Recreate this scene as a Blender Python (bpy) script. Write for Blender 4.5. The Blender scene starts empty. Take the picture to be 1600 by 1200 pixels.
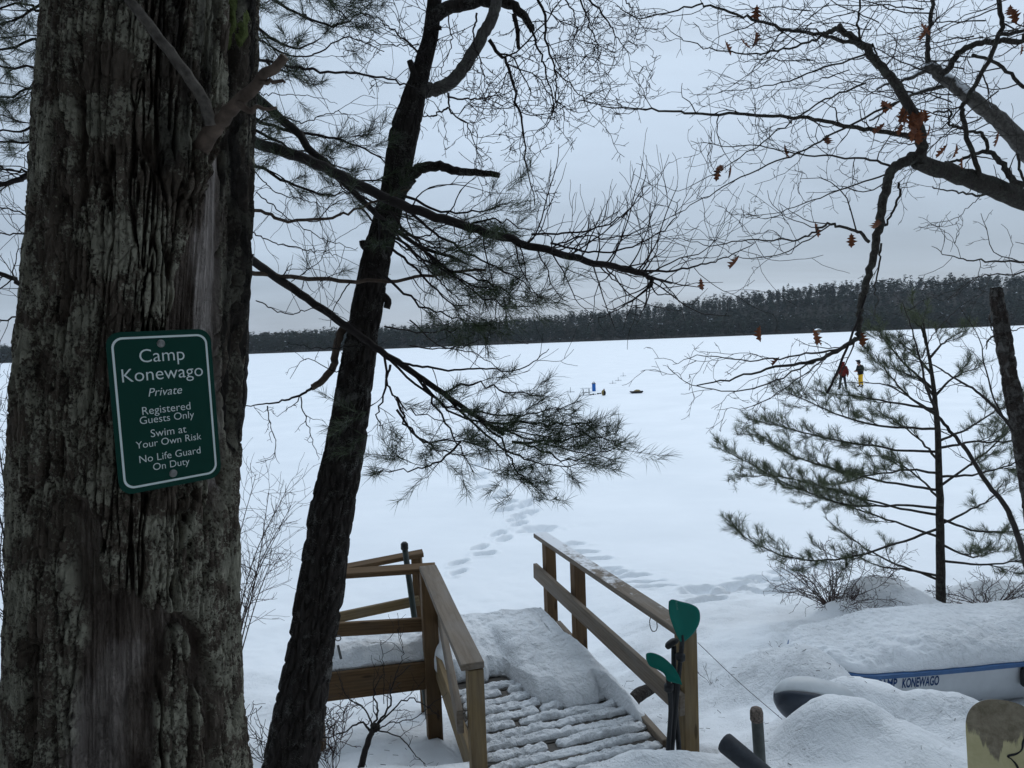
import bpy, bmesh, math, random
import numpy as np
from mathutils import Vector, Matrix, noise as mnoise

# ------------------------------------------------------------------ camera, sky, sun
SC = bpy.context.scene
COL = SC.collection
CAM_H = 3.8
PITCH = math.radians(3.47)
ROLL = math.radians(-2.15)
FPX = 1120.0                                   # focal length in pixels of the 1600 x 1200 photograph
cam_data = bpy.data.cameras.new("camera")
cam_data.sensor_width = 36.0
cam_data.lens = 36.0 * FPX / 1600.0
cam_data.clip_start = 0.05
cam_data.clip_end = 6000
cam = bpy.data.objects.new("camera", cam_data)
COL.objects.link(cam)
CAM_R = Matrix.Rotation(math.pi / 2 - PITCH, 3, 'X') @ Matrix.Rotation(ROLL, 3, 'Z')
cam.matrix_world = Matrix.Translation((0, 0, CAM_H)) @ CAM_R.to_4x4()
SC.camera = cam

SUN_EL, SUN_AZ = math.radians(42), math.radians(25)     # sun behind the cloud, out over the lake
world = bpy.data.worlds.new("World")
SC.world = world
world.use_nodes = True
nt = world.node_tree
nt.nodes.clear()


def N(t, kind, **kw):
    n = t.nodes.new(kind)
    for k, v in kw.items():
        if k.startswith('i_'):
            n.inputs[k[2:].replace('_', ' ')].default_value = v
        else:
            setattr(n, k, v)
    return n


def math_node(t, op, a, b=None, c=None, clamp=False):
    n = t.nodes.new('ShaderNodeMath')
    n.operation = op
    n.use_clamp = clamp
    for i, v in enumerate((a, b, c)):
        if v is None:
            continue
        if isinstance(v, (int, float)):
            n.inputs[i].default_value = v
        else:
            t.links.new(v, n.inputs[i])
    return n.outputs[0]


def ramp(t, fac, stops, interp='LINEAR'):
    n = t.nodes.new('ShaderNodeValToRGB')
    cr = n.color_ramp
    cr.interpolation = interp
    while len(cr.elements) < len(stops):
        cr.elements.new(0.5)
    for e, (p, c) in zip(cr.elements, stops):
        e.position = p
        if isinstance(c, (int, float)):
            c = (c, c, c)
        e.color = (c[0], c[1], c[2], 1)
    t.links.new(fac, n.inputs[0])
    return n.outputs[0]


def mixc(t, fac, a, b):
    n = t.nodes.new('ShaderNodeMix')
    n.data_type = 'RGBA'
    for sock, v in ((n.inputs[0], fac), (n.inputs[6], a), (n.inputs[7], b)):
        if isinstance(v, (int, float)):
            sock.default_value = v
        elif isinstance(v, tuple):
            sock.default_value = (*v[:3], 1)
        else:
            t.links.new(v, sock)
    return n.outputs[2]


sky = N(nt, 'ShaderNodeTexSky', sky_type='NISHITA', sun_disc=False, sun_elevation=SUN_EL, sun_rotation=SUN_AZ)
bg_sky = N(nt, 'ShaderNodeBackground', i_Strength=0.10)
nt.links.new(sky.outputs[0], bg_sky.inputs[0])
# overcast layer: brighter towards the zenith as under a real cloud deck, with drifting banks of cloud
tcw = N(nt, 'ShaderNodeTexCoord')
sep = N(nt, 'ShaderNodeSeparateXYZ')
nt.links.new(tcw.outputs['Generated'], sep.inputs[0])
zz = math_node(nt, 'MAXIMUM', sep.outputs[2], 0.0)
den = math_node(nt, 'ADD', zz, 0.13)
cx = math_node(nt, 'DIVIDE', sep.outputs[0], den)
cy = math_node(nt, 'DIVIDE', sep.outputs[1], den)
cmb = N(nt, 'ShaderNodeCombineXYZ')
nt.links.new(math_node(nt, 'MULTIPLY', cx, 0.42), cmb.inputs[0])
nt.links.new(cy, cmb.inputs[1])
cn1 = N(nt, 'ShaderNodeTexNoise', i_Scale=0.55, i_Detail=6.0, i_Roughness=0.52, i_Distortion=0.5)
nt.links.new(cmb.outputs[0], cn1.inputs['Vector'])
lum = math_node(nt, 'MULTIPLY_ADD', zz, 0.60, 0.44)
cl = ramp(nt, cn1.outputs[0], [(0.36, 0.80), (0.47, 0.94), (0.54, 1.06), (0.64, 1.24)])
tint = ramp(nt, zz, [(0.0, (0.80, 0.94, 1.14)), (0.12, (0.79, 0.95, 1.15)), (0.45, (0.795, 0.96, 1.15))])
ov = N(nt, 'ShaderNodeMix', data_type='RGBA', blend_type='MULTIPLY')
ov.inputs[0].default_value = 1.0
nt.links.new(tint, ov.inputs[6])
nt.links.new(cl, ov.inputs[7])
bg_cl = N(nt, 'ShaderNodeBackground')
nt.links.new(ov.outputs[2], bg_cl.inputs[0])
nt.links.new(lum, bg_cl.inputs[1])
mixw = N(nt, 'ShaderNodeMixShader')
mixw.inputs[0].default_value = 0.92
nt.links.new(bg_sky.outputs[0], mixw.inputs[1])
nt.links.new(bg_cl.outputs[0], mixw.inputs[2])
outw = N(nt, 'ShaderNodeOutputWorld')
nt.links.new(mixw.outputs[0], outw.inputs[0])

sun_data = bpy.data.lights.new("sun", 'SUN')
sun_data.energy = 0.5
sun_data.angle = math.radians(40)
sun_data.color = (1.0, 0.96, 0.9)
sun = bpy.data.objects.new("sun", sun_data)
COL.objects.link(sun)
sun_dir = Vector((math.sin(SUN_AZ) * math.cos(SUN_EL), math.cos(SUN_AZ) * math.cos(SUN_EL), math.sin(SUN_EL)))
sun.rotation_euler = sun_dir.to_track_quat('Z', 'Y').to_euler()
sun.location = sun_dir * 50
SC.view_settings.view_transform = 'Standard'
SC.view_settings.look = 'None'
SC.view_settings.exposure = 0.17
SC.view_settings.gamma = 1.0
SC.view_settings.use_curve_mapping = False
SC.cycles.max_bounces = 6
SC.cycles.diffuse_bounces = 3
SC.cycles.caustics_reflective = False
SC.cycles.caustics_refractive = False


# ------------------------------------------------------------------ measuring: photograph pixel + distance -> place
def ray(px, py):
    return CAM_R @ Vector(((px - 800) / FPX, -(py - 600) / FPX, -1.0))


def P(px, py, d):
    r = ray(px, py)
    return Vector((0, 0, CAM_H)) + r * (d / r.y)


def PZ(px, py, z):
    r = ray(px, py)
    return Vector((0, 0, CAM_H)) + r * ((z - CAM_H) / r.z)


CAM_RI = np.array(CAM_R.transposed())


def project(v):
    q = (v - np.array([0, 0, CAM_H])) @ CAM_RI.T
    w = np.maximum(-q[:, 2], 1e-6)
    return 800 + FPX * q[:, 0] / w, 600 - FPX * q[:, 1] / w


# ------------------------------------------------------------------ numeric noise
def _hash(i, j, k, s):
    h = (i.astype(np.int64) * 374761393 + j.astype(np.int64) * 668265263 + k.astype(np.int64) * 2147483647 + s * 974711) & 0xFFFFFFFF
    h = ((h ^ (h >> 13)) * 1274126177) & 0xFFFFFFFF
    h = ((h ^ (h >> 15)) * 2246822519) & 0xFFFFFFFF
    return ((h ^ (h >> 16)) & 0xFFFFFF) / float(0xFFFFFF)


def vnoise(x, y, z=None, s=0):
    x = np.asarray(x, float)
    y = np.asarray(y, float)
    z = np.zeros_like(x) if z is None else np.asarray(z, float)
    i, j, k = np.floor(x), np.floor(y), np.floor(z)
    u, v, w = x - i, y - j, z - k
    u, v, w = (t * t * t * (t * (t * 6 - 15) + 10) for t in (u, v, w))
    r = 0
    for a in (0, 1):
        for b in (0, 1):
            for c in (0, 1):
                r = r + _hash(i + a, j + b, k + c, s) * (u if a else 1 - u) * (v if b else 1 - v) * (w if c else 1 - w)
    return r * 2 - 1


def fbm(x, y, z=None, o=4, s=0, g=0.5):
    x = np.asarray(x, float); y = np.asarray(y, float)
    z = np.zeros_like(x) if z is None else np.asarray(z, float)
    a, f, t = 1.0, 1.0, 0
    for q in range(o):
        t = t + a * vnoise(x * f, y * f, z * f, s + q * 17)
        a *= g
        f *= 2.03
    return t


def worley(x, y, s=0, wrap=None):
    i, j = np.floor(x), np.floor(y)
    f1 = np.full(x.shape, 9.0)
    f2 = np.full(x.shape, 9.0)
    cid = np.zeros(x.shape)
    for a in (-1, 0, 1):
        for b in (-1, 0, 1):
            ii, jj = i + a, j + b
            hi = np.mod(ii, wrap) if wrap else ii
            z0 = np.zeros_like(ii)
            qx = ii + 0.1 + 0.8 * _hash(hi, jj, z0, s)
            qy = jj + 0.1 + 0.8 * _hash(hi, jj, z0, s + 5)
            d = np.sqrt((x - qx) ** 2 + (y - qy) ** 2)
            near = d < f1
            f2 = np.where(near, f1, np.minimum(f2, d))
            cid = np.where(near, _hash(hi, jj, z0, s + 9), cid)
            f1 = np.where(near, d, f1)
    return f1, f2, cid


def sstep(a, b, x):
    t = np.clip((x - a) / (b - a), 0, 1)
    return t * t * (3 - 2 * t)


# ------------------------------------------------------------------ objects
def tag(o, label=None, cat=None, group=None, kind=None):
    if label: o['label'] = label
    if cat: o['category'] = cat
    if group: o['group'] = group
    if kind: o['kind'] = kind
    return o


def thing(name, loc, label, cat, group=None):
    o = bpy.data.objects.new(name, None)
    o.empty_display_size = 0.1
    COL.objects.link(o)
    o.location = loc
    return tag(o, label, cat, group)


def root_loc(p):
    v = Vector((0, 0, 0))
    while p is not None:
        v += p.location
        p = p.parent
    return v


def make_mesh(name, verts, faces, smooth=True, attrs=None):
    me = bpy.data.meshes.new(name)
    verts = np.asarray(verts, np.float32).reshape(-1, 3)
    if isinstance(faces, np.ndarray):
        faces = [faces]
    if faces and not isinstance(faces[0], np.ndarray):
        faces = [np.asarray(f, np.int32).reshape(1, -1) for f in faces]
    lv = np.concatenate([f.reshape(-1) for f in faces]).astype(np.int32)
    tot = np.concatenate([np.full(len(f), f.shape[1], np.int32) for f in faces])
    st = np.concatenate([[0], np.cumsum(tot)[:-1]]).astype(np.int32)
    me.vertices.add(len(verts))
    me.vertices.foreach_set('co', verts.reshape(-1))
    me.loops.add(len(lv))
    me.loops.foreach_set('vertex_index', lv)
    me.polygons.add(len(tot))
    me.polygons.foreach_set('loop_start', st)
    me.polygons.foreach_set('loop_total', tot)
    me.polygons.foreach_set('use_smooth', np.full(len(tot), bool(smooth)))
    if attrs:
        for k, v in attrs.items():
            a = me.attributes.new(k, 'FLOAT', 'POINT')
            a.data.foreach_set('value', np.asarray(v, np.float32))
    me.update(calc_edges=True)
    me.validate()
    return me


def obj(name, verts, faces, mat, parent=None, smooth=True, attrs=None, loc=None):
    verts = np.asarray(verts, float).reshape(-1, 3)
    off = np.array(root_loc(parent)) if parent is not None else np.array(loc if loc is not None else (0, 0, 0), float)
    me = make_mesh(name, verts - off, faces, smooth, attrs)
    if mat is not None:
        me.materials.append(mat)
    o = bpy.data.objects.new(name, me)
    COL.objects.link(o)
    if parent is not None:
        o.parent = parent
    else:
        o.location = off
    return o


def obj_bm(name, bm, mat, parent=None, loc=None, smooth=False):
    off = root_loc(parent) if parent is not None else Vector(loc if loc is not None else (0, 0, 0))
    bmesh.ops.translate(bm, verts=bm.verts, vec=-off)
    bmesh.ops.recalc_face_normals(bm, faces=bm.faces)
    me = bpy.data.meshes.new(name)
    bm.to_mesh(me)
    bm.free()
    for p in me.polygons:
        p.use_smooth = smooth
    if mat is not None:
        me.materials.append(mat)
    o = bpy.data.objects.new(name, me)
    COL.objects.link(o)
    if parent is not None:
        o.parent = parent
    else:
        o.location = off
    return o


def frame(p0, p1, up):
    x = (Vector(p1) - Vector(p0)).normalized()
    y = Vector(up).cross(x).normalized()
    z = x.cross(y)
    m = Matrix((x, y, z)).transposed().to_4x4()
    m.translation = p0
    return m


def board(name, p0, p1, w, t, mat, parent, up=(0, 0, 1), bev=0.004, warp=0.0, seed=0):
    """a sawn board from p0 to p1: w across, t along up; the line p0-p1 runs through its middle"""
    p0, p1 = Vector(p0), Vector(p1)
    L = (p1 - p0).length
    bm = bmesh.new()
    n = max(1, int(L / 0.25))
    rings = []
    for i in range(n + 1):
        x = L * i / n
        dy = warp * mnoise.noise(Vector((x * 1.3, seed, 1.7)))
        dz = warp * mnoise.noise(Vector((x * 1.3, seed, 9.1)))
        rings.append([bm.verts.new((x, dy + sy * w / 2, dz + sz * t / 2)) for sy, sz in ((-1, -1), (1, -1), (1, 1), (-1, 1))])
    for a, b in zip(rings, rings[1:]):
        for k in range(4):
            bm.faces.new((a[k], a[(k + 1) % 4], b[(k + 1) % 4], b[k]))
    bm.faces.new(rings[0][::-1])
    bm.faces.new(rings[-1])
    bmesh.ops.recalc_face_normals(bm, faces=bm.faces)
    if bev:
        es = [e for e in bm.edges if len(e.link_faces) == 2 and e.calc_face_angle(0) > 0.8]
        bmesh.ops.bevel(bm, geom=es, offset=bev, segments=1, affect='EDGES')
    me = bpy.data.meshes.new(name)
    bm.to_mesh(me)
    bm.free()
    me.materials.append(mat)
    o = bpy.data.objects.new(name, me)
    COL.objects.link(o)
    m = frame(p0, p1, up)
    if parent is not None:
        o.parent = parent
        m.translation = m.translation - root_loc(parent)
    o.matrix_basis = m
    return o


# ------------------------------------------------------------------ tubes, twigs and needles
def catmull(pts, n):
    pts = [Vector(p) for p in pts]
    if len(pts) == 2:
        return [pts[0].lerp(pts[1], i / n) for i in range(n + 1)]
    q = [pts[0] * 2 - pts[1]] + pts + [pts[-1] * 2 - pts[-2]]
    seg = len(pts) - 1
    out = []
    for i in range(n + 1):
        t = min(i / n * seg, seg - 1e-6)
        k = int(t)
        f = t - k
        a, b, c, d = q[k:k + 4]
        out.append(0.5 * ((2 * b) + (c - a) * f + (2 * a - 5 * b + 4 * c - d) * f * f + (3 * b - a - 3 * c + d) * f ** 3))
    return out


def tubes_mesh(lines, closed=True):
    """lines: list of (points, radii); returns verts and faces of round tubes"""
    groups = {}
    for pts, rr in lines:
        rm = max(rr)
        s = 12 if rm > 0.03 else 8 if rm > 0.012 else 5 if rm > 0.004 else 3
        groups.setdefault((len(pts), s), []).append((pts, rr))
    V, F, base = [], [], 0
    for (n, s), L in groups.items():
        A = np.array([[tuple(p) for p in pts] for pts, _ in L])           # M,n,3
        R = np.array([list(rr) for _, rr in L])                          # M,n
        T = np.empty_like(A)
        T[:, 1:-1] = A[:, 2:] - A[:, :-2]
        T[:, 0] = A[:, 1] - A[:, 0]
        T[:, -1] = A[:, -1] - A[:, -2]
        T /= np.linalg.norm(T, axis=2, keepdims=True) + 1e-12
        mean = T.mean(axis=1)
        ref = np.where((np.abs(mean[:, 2]) > 0.8)[:, None], np.array([1.0, 0.13, 0]), np.array([0.05, 0.02, 1.0]))
        ref = ref - mean * (ref * mean).sum(1, keepdims=True) * 0.9
        B = np.cross(T, ref[:, None, :])
        B /= np.linalg.norm(B, axis=2, keepdims=True) + 1e-9
        C = np.cross(B, T)
        th = np.arange(s) / s * 2 * np.pi
        ring = A[:, :, None, :] + R[:, :, None, None] * (np.cos(th)[None, None, :, None] * B[:, :, None, :] + np.sin(th)[None, None, :, None] * C[:, :, None, :])
        M = len(L)
        V.append(ring.reshape(-1, 3))
        idx = base + np.arange(M * n * s).reshape(M, n, s)
        a = idx[:, :-1, :]
        b = idx[:, 1:, :]
        q = np.stack([a, np.roll(a, -1, 2), np.roll(b, -1, 2), b], axis=-1)
        F.append(q.reshape(-1, 4))
        if s >= 5:
            F.append(idx[:, 0, ::-1].reshape(M, s))
            F.append(idx[:, -1, :].reshape(M, s))
        base += M * n * s
    return np.concatenate(V), F


def along(path, t):
    n = len(path) - 1
    x = min(max(t, 0), 0.9999) * n
    k = int(x)
    p = path[k].lerp(path[k + 1], x - k)
    return p, (path[k + 1] - path[k]).normalized()


def rvec(rng):
    return Vector((rng.gauss(0, 1), rng.gauss(0, 1), rng.gauss(0, 1)))


def wander(p, d, L, n, wob, pull, rng):
    pts = [p.copy()]
    d = d.normalized()
    for i in range(n):
        d = (d + rvec(rng) * wob + pull * (1.0 / n)).normalized()
        p = p + d * (L / n)
        pts.append(p)
    return pts


def limb(lines, pxs, ds, r0, r1, n=None, power=1.0, wob=0.0, rng=None):
    """a limb measured in the photograph: pixels pxs, distance from ds[0] to ds[-1]"""
    k = len(pxs)
    pts = []
    for i, (x, y) in enumerate(pxs):
        t = i / (k - 1) * (len(ds) - 1)
        j = min(int(t), len(ds) - 2) if len(ds) > 1 else 0
        d = ds[0] if len(ds) == 1 else ds[j] + (ds[j + 1] - ds[j]) * (t - j)
        pts.append(P(x, y, d))
    n = n or (k - 1) * 5
    path = catmull(pts, n)
    if wob and rng:
        path = [p + rvec(rng) * wob * min(1, i / 3) for i, p in enumerate(path)]
    rr = [r0 + (r1 - r0) * (i / n) ** power for i in range(n + 1)]
    lines.append((path, rr))
    return path, rr


def twigs(lines, path, rr, spec, rng, level=0, t0=0.1, tips=None):
    """side twigs on a path; spec is a list of levels: density per metre, lengths, angle, wobble, pull, flatness"""
    if level >= len(spec):
        return
    sp = spec[level]
    L = sum((a - b).length for a, b in zip(path, path[1:]))
    cnt = sp['n'] * L
    cnt = int(cnt) + (1 if rng.random() < cnt - int(cnt) else 0)
    side = rng.choice((-1, 1))
    for i in range(cnt):
        t = t0 + (1 - t0) * (i + rng.random()) / cnt
        p, d = along(path, t)
        r = rr[min(int(t * (len(rr) - 1)), len(rr) - 1)]
        side = -side
        ref = sp.get('plane')
        if ref is not None and rng.random() < sp.get('flat', 1):
            s = d.cross(ref)
            s = s.normalized() * side if s.length > 1e-3 else rvec(rng).normalized()
            s = (s + rvec(rng) * 0.25).normalized()
        else:
            s = d.cross(rvec(rng)).normalized()
        a = math.radians(rng.uniform(*sp['ang']))
        dd = d * math.cos(a) + s * math.sin(a)
        ln = rng.uniform(*sp['len']) * (1 - sp.get('taper', 0.5) * t)
        n = sp.get('seg', 6)
        pts = wander(p, dd, ln, n, sp.get('wob', 0.16), sp.get('pull', Vector((0, 0, 0.15))), rng)
        ra = max(min(r * sp.get('rr', 0.6), sp.get('rmax', 1)), sp.get('rmin', 0.0012))
        rb = max(ra * 0.4, sp.get('rmin', 0.0012) * 0.8)
        rad = [ra + (rb - ra) * k / n for k in range(n + 1)]
        lines.append((pts, rad))
        if tips is not None and level == len(spec) - 1:
            tips.append(pts)
        twigs(lines, pts, rad, spec, rng, level + 1, 0.18, tips)


def needles_mesh(tufts, rng, k=40, ln=0.085, w=0.0014, spread=0.75):
    """tufts: (position, direction, scale); five-needle pine sprays"""
    M = len(tufts)
    g = np.random.default_rng(rng.randrange(1 << 30))
    p = np.array([tuple(t[0]) for t in tufts])
    d = np.array([tuple(t[1].normalized()) for t in tufts])
    sc = np.array([t[2] for t in tufts])
    back = g.random((M, k)) ** 1.4 * 0.055
    base = p[:, None, :] - d[:, None, :] * (back * sc[:, None])[..., None]
    v = g.normal(size=(M, k, 3))
    v /= np.linalg.norm(v, axis=2, keepdims=True)
    nd = d[:, None, :] * g.uniform(0.5, 1.1, (M, k, 1)) + v * spread
    nd[..., 2] -= 0.06
    nd /= np.linalg.norm(nd, axis=2, keepdims=True)
    l = (ln * sc[:, None] * g.uniform(0.65, 1.1, (M, k)))[..., None]
    side = np.cross(nd, g.normal(size=(M, k, 3)))
    side /= np.linalg.norm(side, axis=2, keepdims=True)
    tip = base + nd * l
    tip[..., 2] -= (l[..., 0] ** 2) * 0.9
    mid = base + nd * l * 0.55
    a = base - side * w * 0.5
    b = base + side * w * 0.5
    m1 = mid - side * w * 0.55
    m2 = mid + side * w * 0.55
    V = np.stack([a, b, m2, m1, tip], axis=2).reshape(-1, 3)
    i = np.arange(M * k) * 5
    q = np.stack([i, i + 1, i + 2, i + 3], axis=1)
    t = np.stack([i + 3, i + 2, i + 4], axis=1)
    tone = np.repeat(g.random(M), k * 5)
    return V, [q, t], tone


# ------------------------------------------------------------------ materials
def mat_new(name, rough=0.7, spec=0.3):
    m = bpy.data.materials.new(name)
    m.use_nodes = True
    t = m.node_tree
    b = t.nodes['Principled BSDF']
    b.inputs['Roughness'].default_value = rough
    b.inputs['Specular IOR Level'].default_value = spec
    return m, t, b


def coords(t, kind='Object', scale=(1, 1, 1)):
    tc = N(t, 'ShaderNodeTexCoord')
    mp = N(t, 'ShaderNodeMapping')
    mp.inputs['Scale'].default_value = scale
    t.links.new(tc.outputs[kind], mp.inputs[0])
    return mp.outputs[0]


def noise_tex(t, vec, scale, detail=4.0, rough=0.55, dist=0.0):
    n = N(t, 'ShaderNodeTexNoise', i_Scale=scale, i_Detail=detail, i_Roughness=rough, i_Distortion=dist)
    t.links.new(vec, n.inputs['Vector'])
    return n.outputs[0]


def bump(t, b, h, dist, strength=1.0, prev=None):
    n = N(t, 'ShaderNodeBump', i_Strength=strength, i_Distance=dist)
    t.links.new(h, n.inputs['Height'])
    if prev is not None:
        t.links.new(prev, n.inputs['Normal'])
    t.links.new(n.outputs[0], b.inputs['Normal'])
    return n.outputs[0]


def attr(t, name):
    a = N(t, 'ShaderNodeAttribute', attribute_name=name)
    return a.outputs['Fac']


def flat_mat(name, col, rough=0.6, spec=0.3, var=0.15, scale=12.0, bmp=0.0, metal=0.0):
    m, t, b = mat_new(name, rough, spec)
    v = coords(t)
    n = noise_tex(t, v, scale, 5.0, 0.6)
    lo = tuple(c * (1 - var) for c in col)
    hi = tuple(min(1, c * (1 + var)) for c in col)
    t.links.new(ramp(t, n, [(0.3, lo), (0.7, hi)]), b.inputs['Base Color'])
    b.inputs['Metallic'].default_value = metal
    if bmp:
        bump(t, b, n, bmp)
    return m


def snow_mat(name, near=True, geo='Object'):
    m, t, b = mat_new(name, 0.55, 0.25)
    v = coords(t, geo)
    big = noise_tex(t, v, 0.35, 4.0)
    t.links.new(ramp(t, big, [(0.35, (0.80, 0.825, 0.85)), (0.65, (0.86, 0.88, 0.90))]), b.inputs['Base Color'])
    # crusty thaw-and-freeze grain
    a = noise_tex(t, v, 15.0, 5.0, 0.66, 0.6)
    c = noise_tex(t, v, 60.0, 3.0, 0.6)
    k = math_node(t, 'MULTIPLY_ADD', c, 0.35, a)
    patch = ramp(t, noise_tex(t, v, 1.1, 3.0), [(0.36, 0.25), (0.58, 1.0)])
    geo_ = N(t, 'ShaderNodeNewGeometry')
    sz_ = N(t, 'ShaderNodeSeparateXYZ')
    t.links.new(geo_.outputs['Position'], sz_.inputs[0])
    patch = math_node(t, 'MULTIPLY', patch, ramp(t, sz_.outputs[2], [(0.08, 0.06), (0.45, 1.0)]))
    k2 = math_node(t, 'MULTIPLY', k, patch)
    bump(t, b, k2, 0.050 if near else 0.02, 0.9)
    return m


M = {}
M['snow'] = snow_mat('snow')
M['snow_soft'] = snow_mat('snow_soft', False)


def bark_mat(name, dark, light, lich=(0.16, 0.18, 0.13), lich_amt=0.5, scale=1.0, wood=False):
    m, t, b = mat_new(name, 0.9, 0.15)
    v = coords(t, 'Object', (1, 1, 0.25))
    v1 = coords(t, 'Object', (1, 1, 1))
    n = noise_tex(t, v, 30 * scale, 6.0, 0.65)
    base = ramp(t, n, [(0.3, dark), (0.7, light)])
    ln = noise_tex(t, v1, 7 * scale, 5.0, 0.6, 0.5)
    fine = noise_tex(t, v1, 90 * scale, 3.0, 0.7)
    lm = math_node(t, 'MULTIPLY_ADD', math_node(t, 'SUBTRACT', fine, 0.25), 0.7, ln)
    ridge = attr(t, 'ridge')
    cutoff = 0.72 - 0.16 * lich_amt
    lmask = ramp(t, lm, [(cutoff, 0.0), (cutoff + 0.07, 1.0)])
    if wood:
        lmask = math_node(t, 'MULTIPLY', lmask, ramp(t, ridge, [(0.25, 0.0), (0.6, 1.0)]))
    lcol = ramp(t, noise_tex(t, v1, 22 * scale, 3.0), [(0.35, tuple(c * 0.65 for c in lich)), (0.65, lich)])
    col = mixc(t, math_node(t, 'MULTIPLY', lmask, 0.85), base, lcol)
    if wood:
        vg = coords(t, 'Object', (1, 1, 0.09))
        wn = noise_tex(t, vg, 80, 8.0, 0.78, 0.5)
        wc = ramp(t, wn, [(0.28, (0.028, 0.021, 0.016)), (0.5, (0.12, 0.095, 0.078)), (0.72, (0.28, 0.24, 0.205))])
        stain = noise_tex(t, coords(t, 'Object', (1, 1, 0.35)), 9, 4.0)
        wc = mixc(t, ramp(t, stain, [(0.42, 0.0), (0.62, 0.8)]), wc, (0.035, 0.024, 0.018))
        col = mixc(t, attr(t, 'wood'), col, wc)
        col = mixc(t, attr(t, 'pale'), col, ramp(t, wn, [(0.3, (0.18, 0.155, 0.14)), (0.7, (0.52, 0.46, 0.42))]))
        col = mixc(t, attr(t, 'dark_band'), col, ramp(t, n, [(0.3, (0.008, 0.007, 0.006)), (0.75, (0.035, 0.030, 0.026))]))  # near-black tone where the trunk mask is set
        h = mixc(t, attr(t, 'wood'), n, math_node(t, 'MULTIPLY', wn, 0.5))
    else:
        h = n
    t.links.new(col, b.inputs['Base Color'])
    b1 = bump(t, b, h, 0.012, 0.9)
    bump(t, b, math_node(t, 'MULTIPLY', fine, math_node(t, 'MULTIPLY_ADD', lmask, 0.7, 0.3)), 0.009, 0.9, b1)
    return m


M['bark_big'] = bark_mat('furrowed_bark', (0.030, 0.023, 0.017), (0.125, 0.100, 0.078), (0.34, 0.325, 0.25), 0.5, 1.0, True)
M['bark_dark'] = bark_mat('dark_bark', (0.012, 0.010, 0.009), (0.055, 0.047, 0.042), (0.17, 0.165, 0.15), -0.15, 1.8)
M['bark_oak'] = bark_mat('oak_bark', (0.030, 0.026, 0.023), (0.085, 0.075, 0.066), (0.13, 0.13, 0.11), 0.2, 3.0)
M['bark_pale'] = bark_mat('pale_limb_bark', (0.075, 0.07, 0.064), (0.17, 0.16, 0.15), (0.22, 0.215, 0.19), 0.3, 2.2)
M['bark_birch'] = bark_mat('birch_bark', (0.022, 0.018, 0.016), (0.075, 0.06, 0.052), (0.20, 0.19, 0.175), 0.35, 2.2)
M['bark_pine'] = bark_mat('pine_bark', (0.02, 0.017, 0.015), (0.065, 0.055, 0.048), (0.12, 0.12, 0.10), 0.0, 2.0)
M['twig'] = flat_mat('twig_bark', (0.026, 0.021, 0.020), 0.8, 0.2, 0.4, 8)
M['twig_grey'] = flat_mat('grey_twig_bark', (0.042, 0.036, 0.033), 0.8, 0.2, 0.4, 8)
M['twig_red'] = flat_mat('red_brown_twig_bark', (0.055, 0.036, 0.032), 0.8, 0.2, 0.4, 8)
M['grey_limb'] = flat_mat('grey_dead_limb', (0.10, 0.088, 0.076), 0.9, 0.1, 0.5, 40, 0.006)
M['dead_limb'] = flat_mat('dead_limb_bark', (0.10, 0.074, 0.058), 0.85, 0.15, 0.45, 25, 0.004)
M['moss'] = flat_mat('moss', (0.07, 0.085, 0.03), 0.95, 0.05, 0.5, 60, 0.01)


def snowy_bark():
    m, t, b = mat_new('snow_topped_bark', 0.85, 0.2)
    v = coords(t)
    n = noise_tex(t, v, 40, 5.0, 0.65)
    col = ramp(t, n, [(0.3, (0.05, 0.045, 0.04)), (0.7, (0.16, 0.15, 0.135))])
    g = N(t, 'ShaderNodeNewGeometry')
    s = N(t, 'ShaderNodeSeparateXYZ')
    t.links.new(g.outputs['True Normal'], s.inputs[0])
    dp = N(t, 'ShaderNodeVectorMath', operation='DOT_PRODUCT')
    t.links.new(g.outputs['Normal'], dp.inputs[0])
    dp.inputs[1].default_value = (-0.62, -0.35, 0.70)
    k = math_node(t, 'MULTIPLY_ADD', noise_tex(t, v, 5, 4.0, 0.6), 1.3, math_node(t, 'SUBTRACT', dp.outputs['Value'], 0.62))
    f = ramp(t, k, [(0.60, 0.0), (0.70, 1.0)])
    t.links.new(mixc(t, f, col, (0.85, 0.87, 0.9)), b.inputs['Base Color'])
    bump(t, b, math_node(t, 'ADD', n, f), 0.012, 0.8)
    return m


M['bark_snowy'] = snowy_bark()


def needle_mat(name, a, bcol):
    m, t, b = mat_new(name, 0.5, 0.35)
    n = attr(t, 'tone')
    t.links.new(ramp(t, n, [(0.0, a), (0.75, bcol), (1.0, tuple(c * 1.35 for c in bcol))]), b.inputs['Base Color'])
    return m


M['needle'] = needle_mat('pine_needles', (0.03, 0.048, 0.022), (0.06, 0.085, 0.038))
M['needle_young'] = needle_mat('young_pine_needles', (0.05, 0.07, 0.032), (0.105, 0.125, 0.06))


def leaf_mat():
    m, t, b = mat_new('dry_oak_leaf', 0.7, 0.2)
    n = noise_tex(t, coords(t), 25, 4.0)
    t.links.new(ramp(t, n, [(0.3, (0.10, 0.032, 0.016)), (0.7, (0.24, 0.085, 0.035))]), b.inputs['Base Color'])
    return m


M['leaf'] = leaf_mat()


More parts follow.
